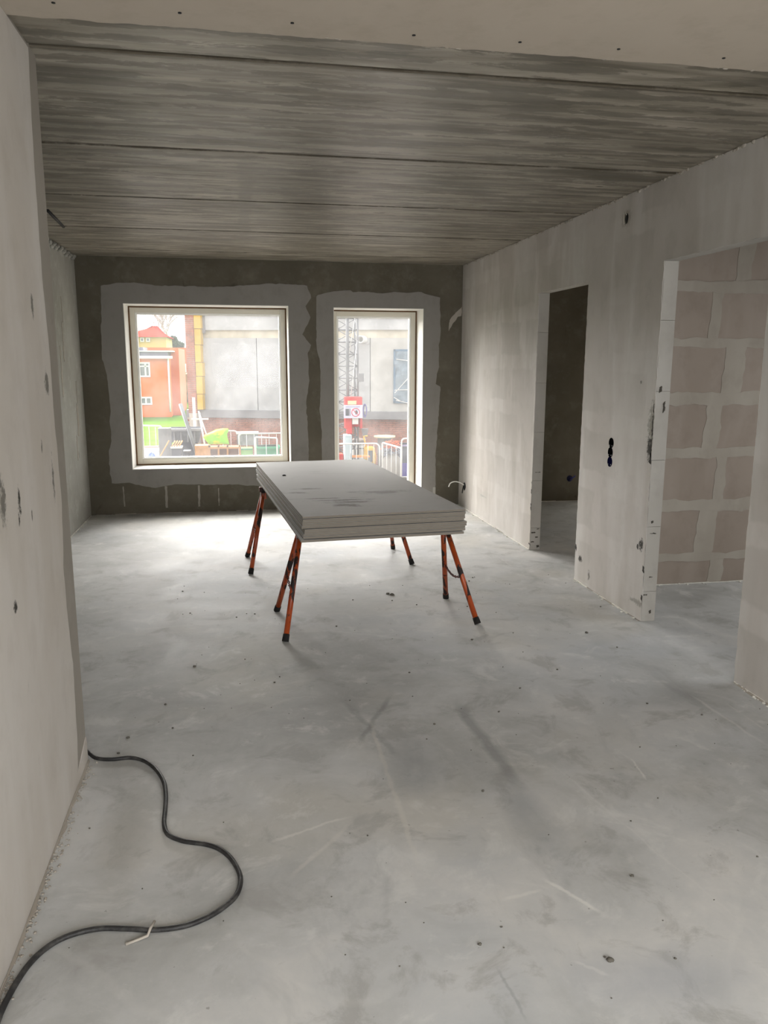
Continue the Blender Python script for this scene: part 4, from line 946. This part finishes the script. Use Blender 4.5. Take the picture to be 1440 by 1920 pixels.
t, hw, hh = site_box('refuse_container', 'dark grey container with violet base behind the right barrier', 'container', 752, 834, 790, 24.0, M_DARK, .6)
MB().box((-hw-.02, -.03, hh-.05), (hw+.02, .62, hh)).build('lid', flat('lid_violet', (150, 140, 176), .6), t); MB().box((-hw, -.012, .0), (hw, -.0, .45)).build('base_panel', flat('violet_panel', (84, 74, 150), .6), t)
t, hw, hh = site_box('red_crate', 'low red crate at the left end of the rounded barrier', 'crate', 626, 852, 644, 23.35, M_RED, .3)
MB().box((-hw*.9, .02, hh-.03), (hw*.9, .28, hh+.01)).build('lid', flat('coral_lid', (226, 110, 92), .6), t)

# window 1 clutter
def panel3(name, label, cat, uv, Y, dep, mat, group=None):
    pts_ = [W(u, v, Y) for u, v in uv]; c = Vector((sum(q.x for q in pts_)/len(pts_), Y, min(q.z for q in pts_)))
    m_ = MB().prism([[(q.x-c.x, q.z-c.z) for q in pts_]], lambda a, b, d: (a, d, b), 0, dep); o = m_.build(name, mat, loc=c); return tag(o, label, cat, group)
t, hw, hh = site_box('grey_panel_crate', 'tall grey upright panel box between the lawn and the skip', 'panel', 296, 803, 320, 24.0, M_GREY, .25)
for s in (-.4, .1, .5): MB().box((hw*s-.006, -.012, .05), (hw*s+.006, 0, hh-.05)).build('rib', M_LEDGE, t)
# skip with slanted side
t = thing('waste_skip', 'open grey steel skip behind the leaning beam', 'skip', (W(345, 806, 25.5).x, 25.5, GZ)); a = W(314, 806, 25.5); b = W(378, 806, 25.5); hw = (b.x-a.x)/2; zt = a.z-GZ
m_ = MB().add([(-hw, 0, zt), (hw, 0, zt), (hw*.8, .2, zt-.42), (-hw*.8, .2, zt-.42), (-hw, 1.2, zt), (hw, 1.2, zt), (hw*.8, 1., zt-.42), (-hw*.8, 1., zt-.42)], [(0, 1, 2, 3), (5, 4, 7, 6), (1, 5, 6, 2), (4, 0, 3, 7), (3, 2, 6, 7)]); m_.build('body', flat('skip_grey', (112, 114, 122), .6, var=.3), t)
MB().box((-hw-.03, -.05, zt-.04), (hw+.03, .03, zt+.03)).build('rim', M_LEDGE, t); MB().box((-hw*.7, .2, 0), (hw*.7, 1., zt-.42)).build('underframe', M_DARK, t)
for s in (-.6, -.2, .2, .6): MB().box((hw*s-.02, -.02+.05, zt-.40), (hw*s+.02, .16, zt-.05)).build('rib', M_LEDGE, t)
# leaning steel beam (rests on the crate, foot on the ground)
a = W(338, 757, 25.0); b = W(364, 836, 25.0); c = b+(b-a)*((b.z-GZ)/(a.z-b.z))*1.0
t = thing('steel_prop', 'long grey steel beam leaning upward in front of the skip', 'prop', (c.x, c.y, GZ))
d = (a-c); MB().tube([(0, 0, .02), d+Vector((0, 0, .0))], .06, 4).build('beam_profile', M_GREY, t); MB().box((-.12, -.12, 0), (.12, .12, .03)).build('foot_plate', M_LEDGE, t)
a = W(300, 857, 23.6); b = W(317, 826, 23.6); cpt = Vector((a.x, a.y, GZ)); 
tag(MB().tube([Vector((a.x-(b.x-a.x)*(a.z-GZ)/(b.z-a.z), 23.6, GZ+.02)), b], .022, 6).build('timber_prop', M_OSB), 'thin pale timber prop leaning against the grey panel box', 'timber')
t, hw, hh = site_box('dark_bucket', 'dark grey tub holding timber offcuts beneath the skip', 'tub', 321, 839, 340, 23.5, M_DARK, .4)
MB().box((-hw-.02, -.02, hh-.03), (hw+.02, .42, hh+.01)).build('rim', M_WHT, t)
for i in range(4):
    p = W(322+i*4.5, 839, 23.55); mb = MB().tube([(p.x, 23.5+.05, p.z+.013), (p.x+.09, 23.75, p.z+.17)], .022, 5)
    tag(mb.build('timber_offcut', M_OSB), 'pale timber offcut sticking out of the dark grey tub', 'timber', 'timber offcuts in the dark grey tub')
t, hw, hh = site_box('dark_bucket', 'smaller dark tub right of the tub with offcuts', 'tub', 345, 846, 356, 23.9, M_DARK, .3); MB().box((-hw-.02, -.02, hh-.03), (hw+.02, .32, hh+.01)).build('rim', M_GREY, t)
mb = MB(); p = W(284, 852, 24.5); mb.blob((p.x, 24.5, (p.z+GZ)/2-.05), (.26, .3, (p.z-GZ)/2+.08), 6, .2); tag(mb.build('tarpaulin_bundle', M_BLUE), 'bundle of blue tarpaulin left of the grey panel box', 'tarpaulin')
mb = MB(); p = W(272, 843, 25.2); mb.box((p.x-.5, 25.2, GZ), (p.x+.45, 25.8, p.z)); tag(mb.build('wrapped_pallet', M_WHT, bevel=.05), 'white wrapped pallet behind the blue tarpaulin', 'pallet')
mb = MB(); p = W(281, 838, 26.4); mb.box((p.x-.7, 26.4, GZ), (p.x+.35, 26.8, p.z)); tag(mb.build('brick_pallet', M_BRICK), 'low stack of red bricks behind the white wrapped pallet', 'pallet')
# crate of OSB with compartments
a = W(365, 836, 23.4); b = W(450, 836, 23.4); zt = a.z-GZ; t = thing('timber_crate', 'long pale timber crate below the lime sheet', 'crate', (a.x, 23.4, GZ)); L = b.x-a.x
MB().box((0, 0, 0), (L*.30, .5, zt)).build('sheet_end', M_OSB, t)
for z in (zt-.05, zt-.34, zt-.62): MB().box((L*.30, 0, z-.05), (L, .5, z)).build('plank', M_OSB, t)
for s in (.30, .50, .70, .97): MB().box((L*s, .01, 0), (L*s+.05, .49, zt-.05)).build('post', M_OSB, t)
MB().box((L*.32, .3, 0), (L*.96, .34, zt-.1)).build('back_board', flat('crate_back', (168, 120, 84), .8), t)
# lime sheet
poly = [(381, 820), (384, 815), (397, 809), (405, 805), (417, 803), (427, 803), (429, 806), (426, 814), (427, 822), (430, 833), (392, 833), (386, 826)]
pts_ = [W(u, v, 23.6) for u, v in poly]; cxp = sum(q.x for q in pts_)/len(pts_); czp = sum(q.z for q in pts_)/len(pts_)
mb = MB(); n = len(pts_); rings = 6; vs = []
for s_ in (-1, 1):
    for k in range(rings+1):
        f = 1-k/rings
        for i, q in enumerate(pts_):
            vs.append((cxp+(q.x-cxp)*f, 23.6+s_*.16*math.sqrt(max(0, 1-f*f))+.05*noise.noise(Vector((q.x*f*5, q.z*6, s_))), czp+(q.z-czp)*f))
fs = []
for s_ in range(2):
    o_ = s_*(rings+1)*n
    for k in range(rings):
        for i in range(n): fs.append((o_+k*n+i, o_+k*n+(i+1) % n, o_+(k+1)*n+(i+1) % n, o_+(k+1)*n+i))
mb.add(vs, fs, True); M_L = Mat('lime_sheet', .6, .3); M_L.color(M_L.mix(M_L.ramp(M_L.noise(M_L.pos(), 2.2, 2), [(.50, 0.), (.56, 1.)]), lin(214, 224, 40), lin(140, 214, 48)))
tag(mb.build('lime_sheet', M_L.m), 'crumpled lime yellow plastic sack on top of the timber crate', 'sack')
t, hw, hh = site_box('green_container', 'green container behind the low white frame', 'container', 481, 838, 524, 24.5, M_GRN, .6)
MB().box((-hw-.02, -.03, hh-.06), (hw+.02, .62, hh)).build('rim', flat('green_rim', (60, 156, 112), .6), t)
t, hw, hh = site_box('green_crate', 'low green crate between the timber crate and the green container', 'crate', 452, 841, 474, 24.6, flat('leaf_green', (108, 168, 76), .7), .5); MB().box((-hw, -.02, hh-.04), (hw, 0, hh)).build('rim', M_GRN, t)
# grey work table in front of the brick base
p = W(465, 811, 25.9); t = thing('site_table', 'white topped work bench with grey machine before the brick base', 'table', (p.x, 25.9, GZ)); zt = p.z-GZ
MB().box((-.38, 0, zt-.05), (.34, .5, zt)).build('tabletop', M_WHT, t); MB().box((-.30, .05, zt-.42), (.30, .45, zt-.06)).build('machine_body', flat('machine_grey', (138, 140, 142), .6, var=.3, sc=8), t)
for s in (-.34, .30): MB().box((s-.02, .05, 0), (s+.02, .1, zt-.05)).build('leg', M_GREY, t)
# surveying tripod with crossbar
p = W(374, 786, 25.4); t = thing('marking_cross', 'pale timber cross post standing behind the lime sack', 'post', (p.x, 25.4, GZ)); zt = p.z-GZ
MB().tube([(.25, 0, 0), (0, 0, zt+.2)], .03, 5).build('post', M_FOAM, t); MB().tube([(.45, .05, .4), (-.02, .05, zt+.25)], .022, 5).build('post', M_FOAM, t); MB().box((-.25, -.03, zt-.02), (.28, 0, zt+.03)).build('crossbar', M_FOAM, t)
p = W(360, 745, 27.6); a = W(363, 771, 27.6); tag(MB().box((p.x, 27.6, GZ), (p.x+.10, 27.66, p.z)).build('white_post', M_WHT), 'tall white post in front of the brick gable', 'post')
for o in bpy.data.objects:
    for k in ('label', 'category'):
        if k in o.keys() and not o[k]: del o[k]
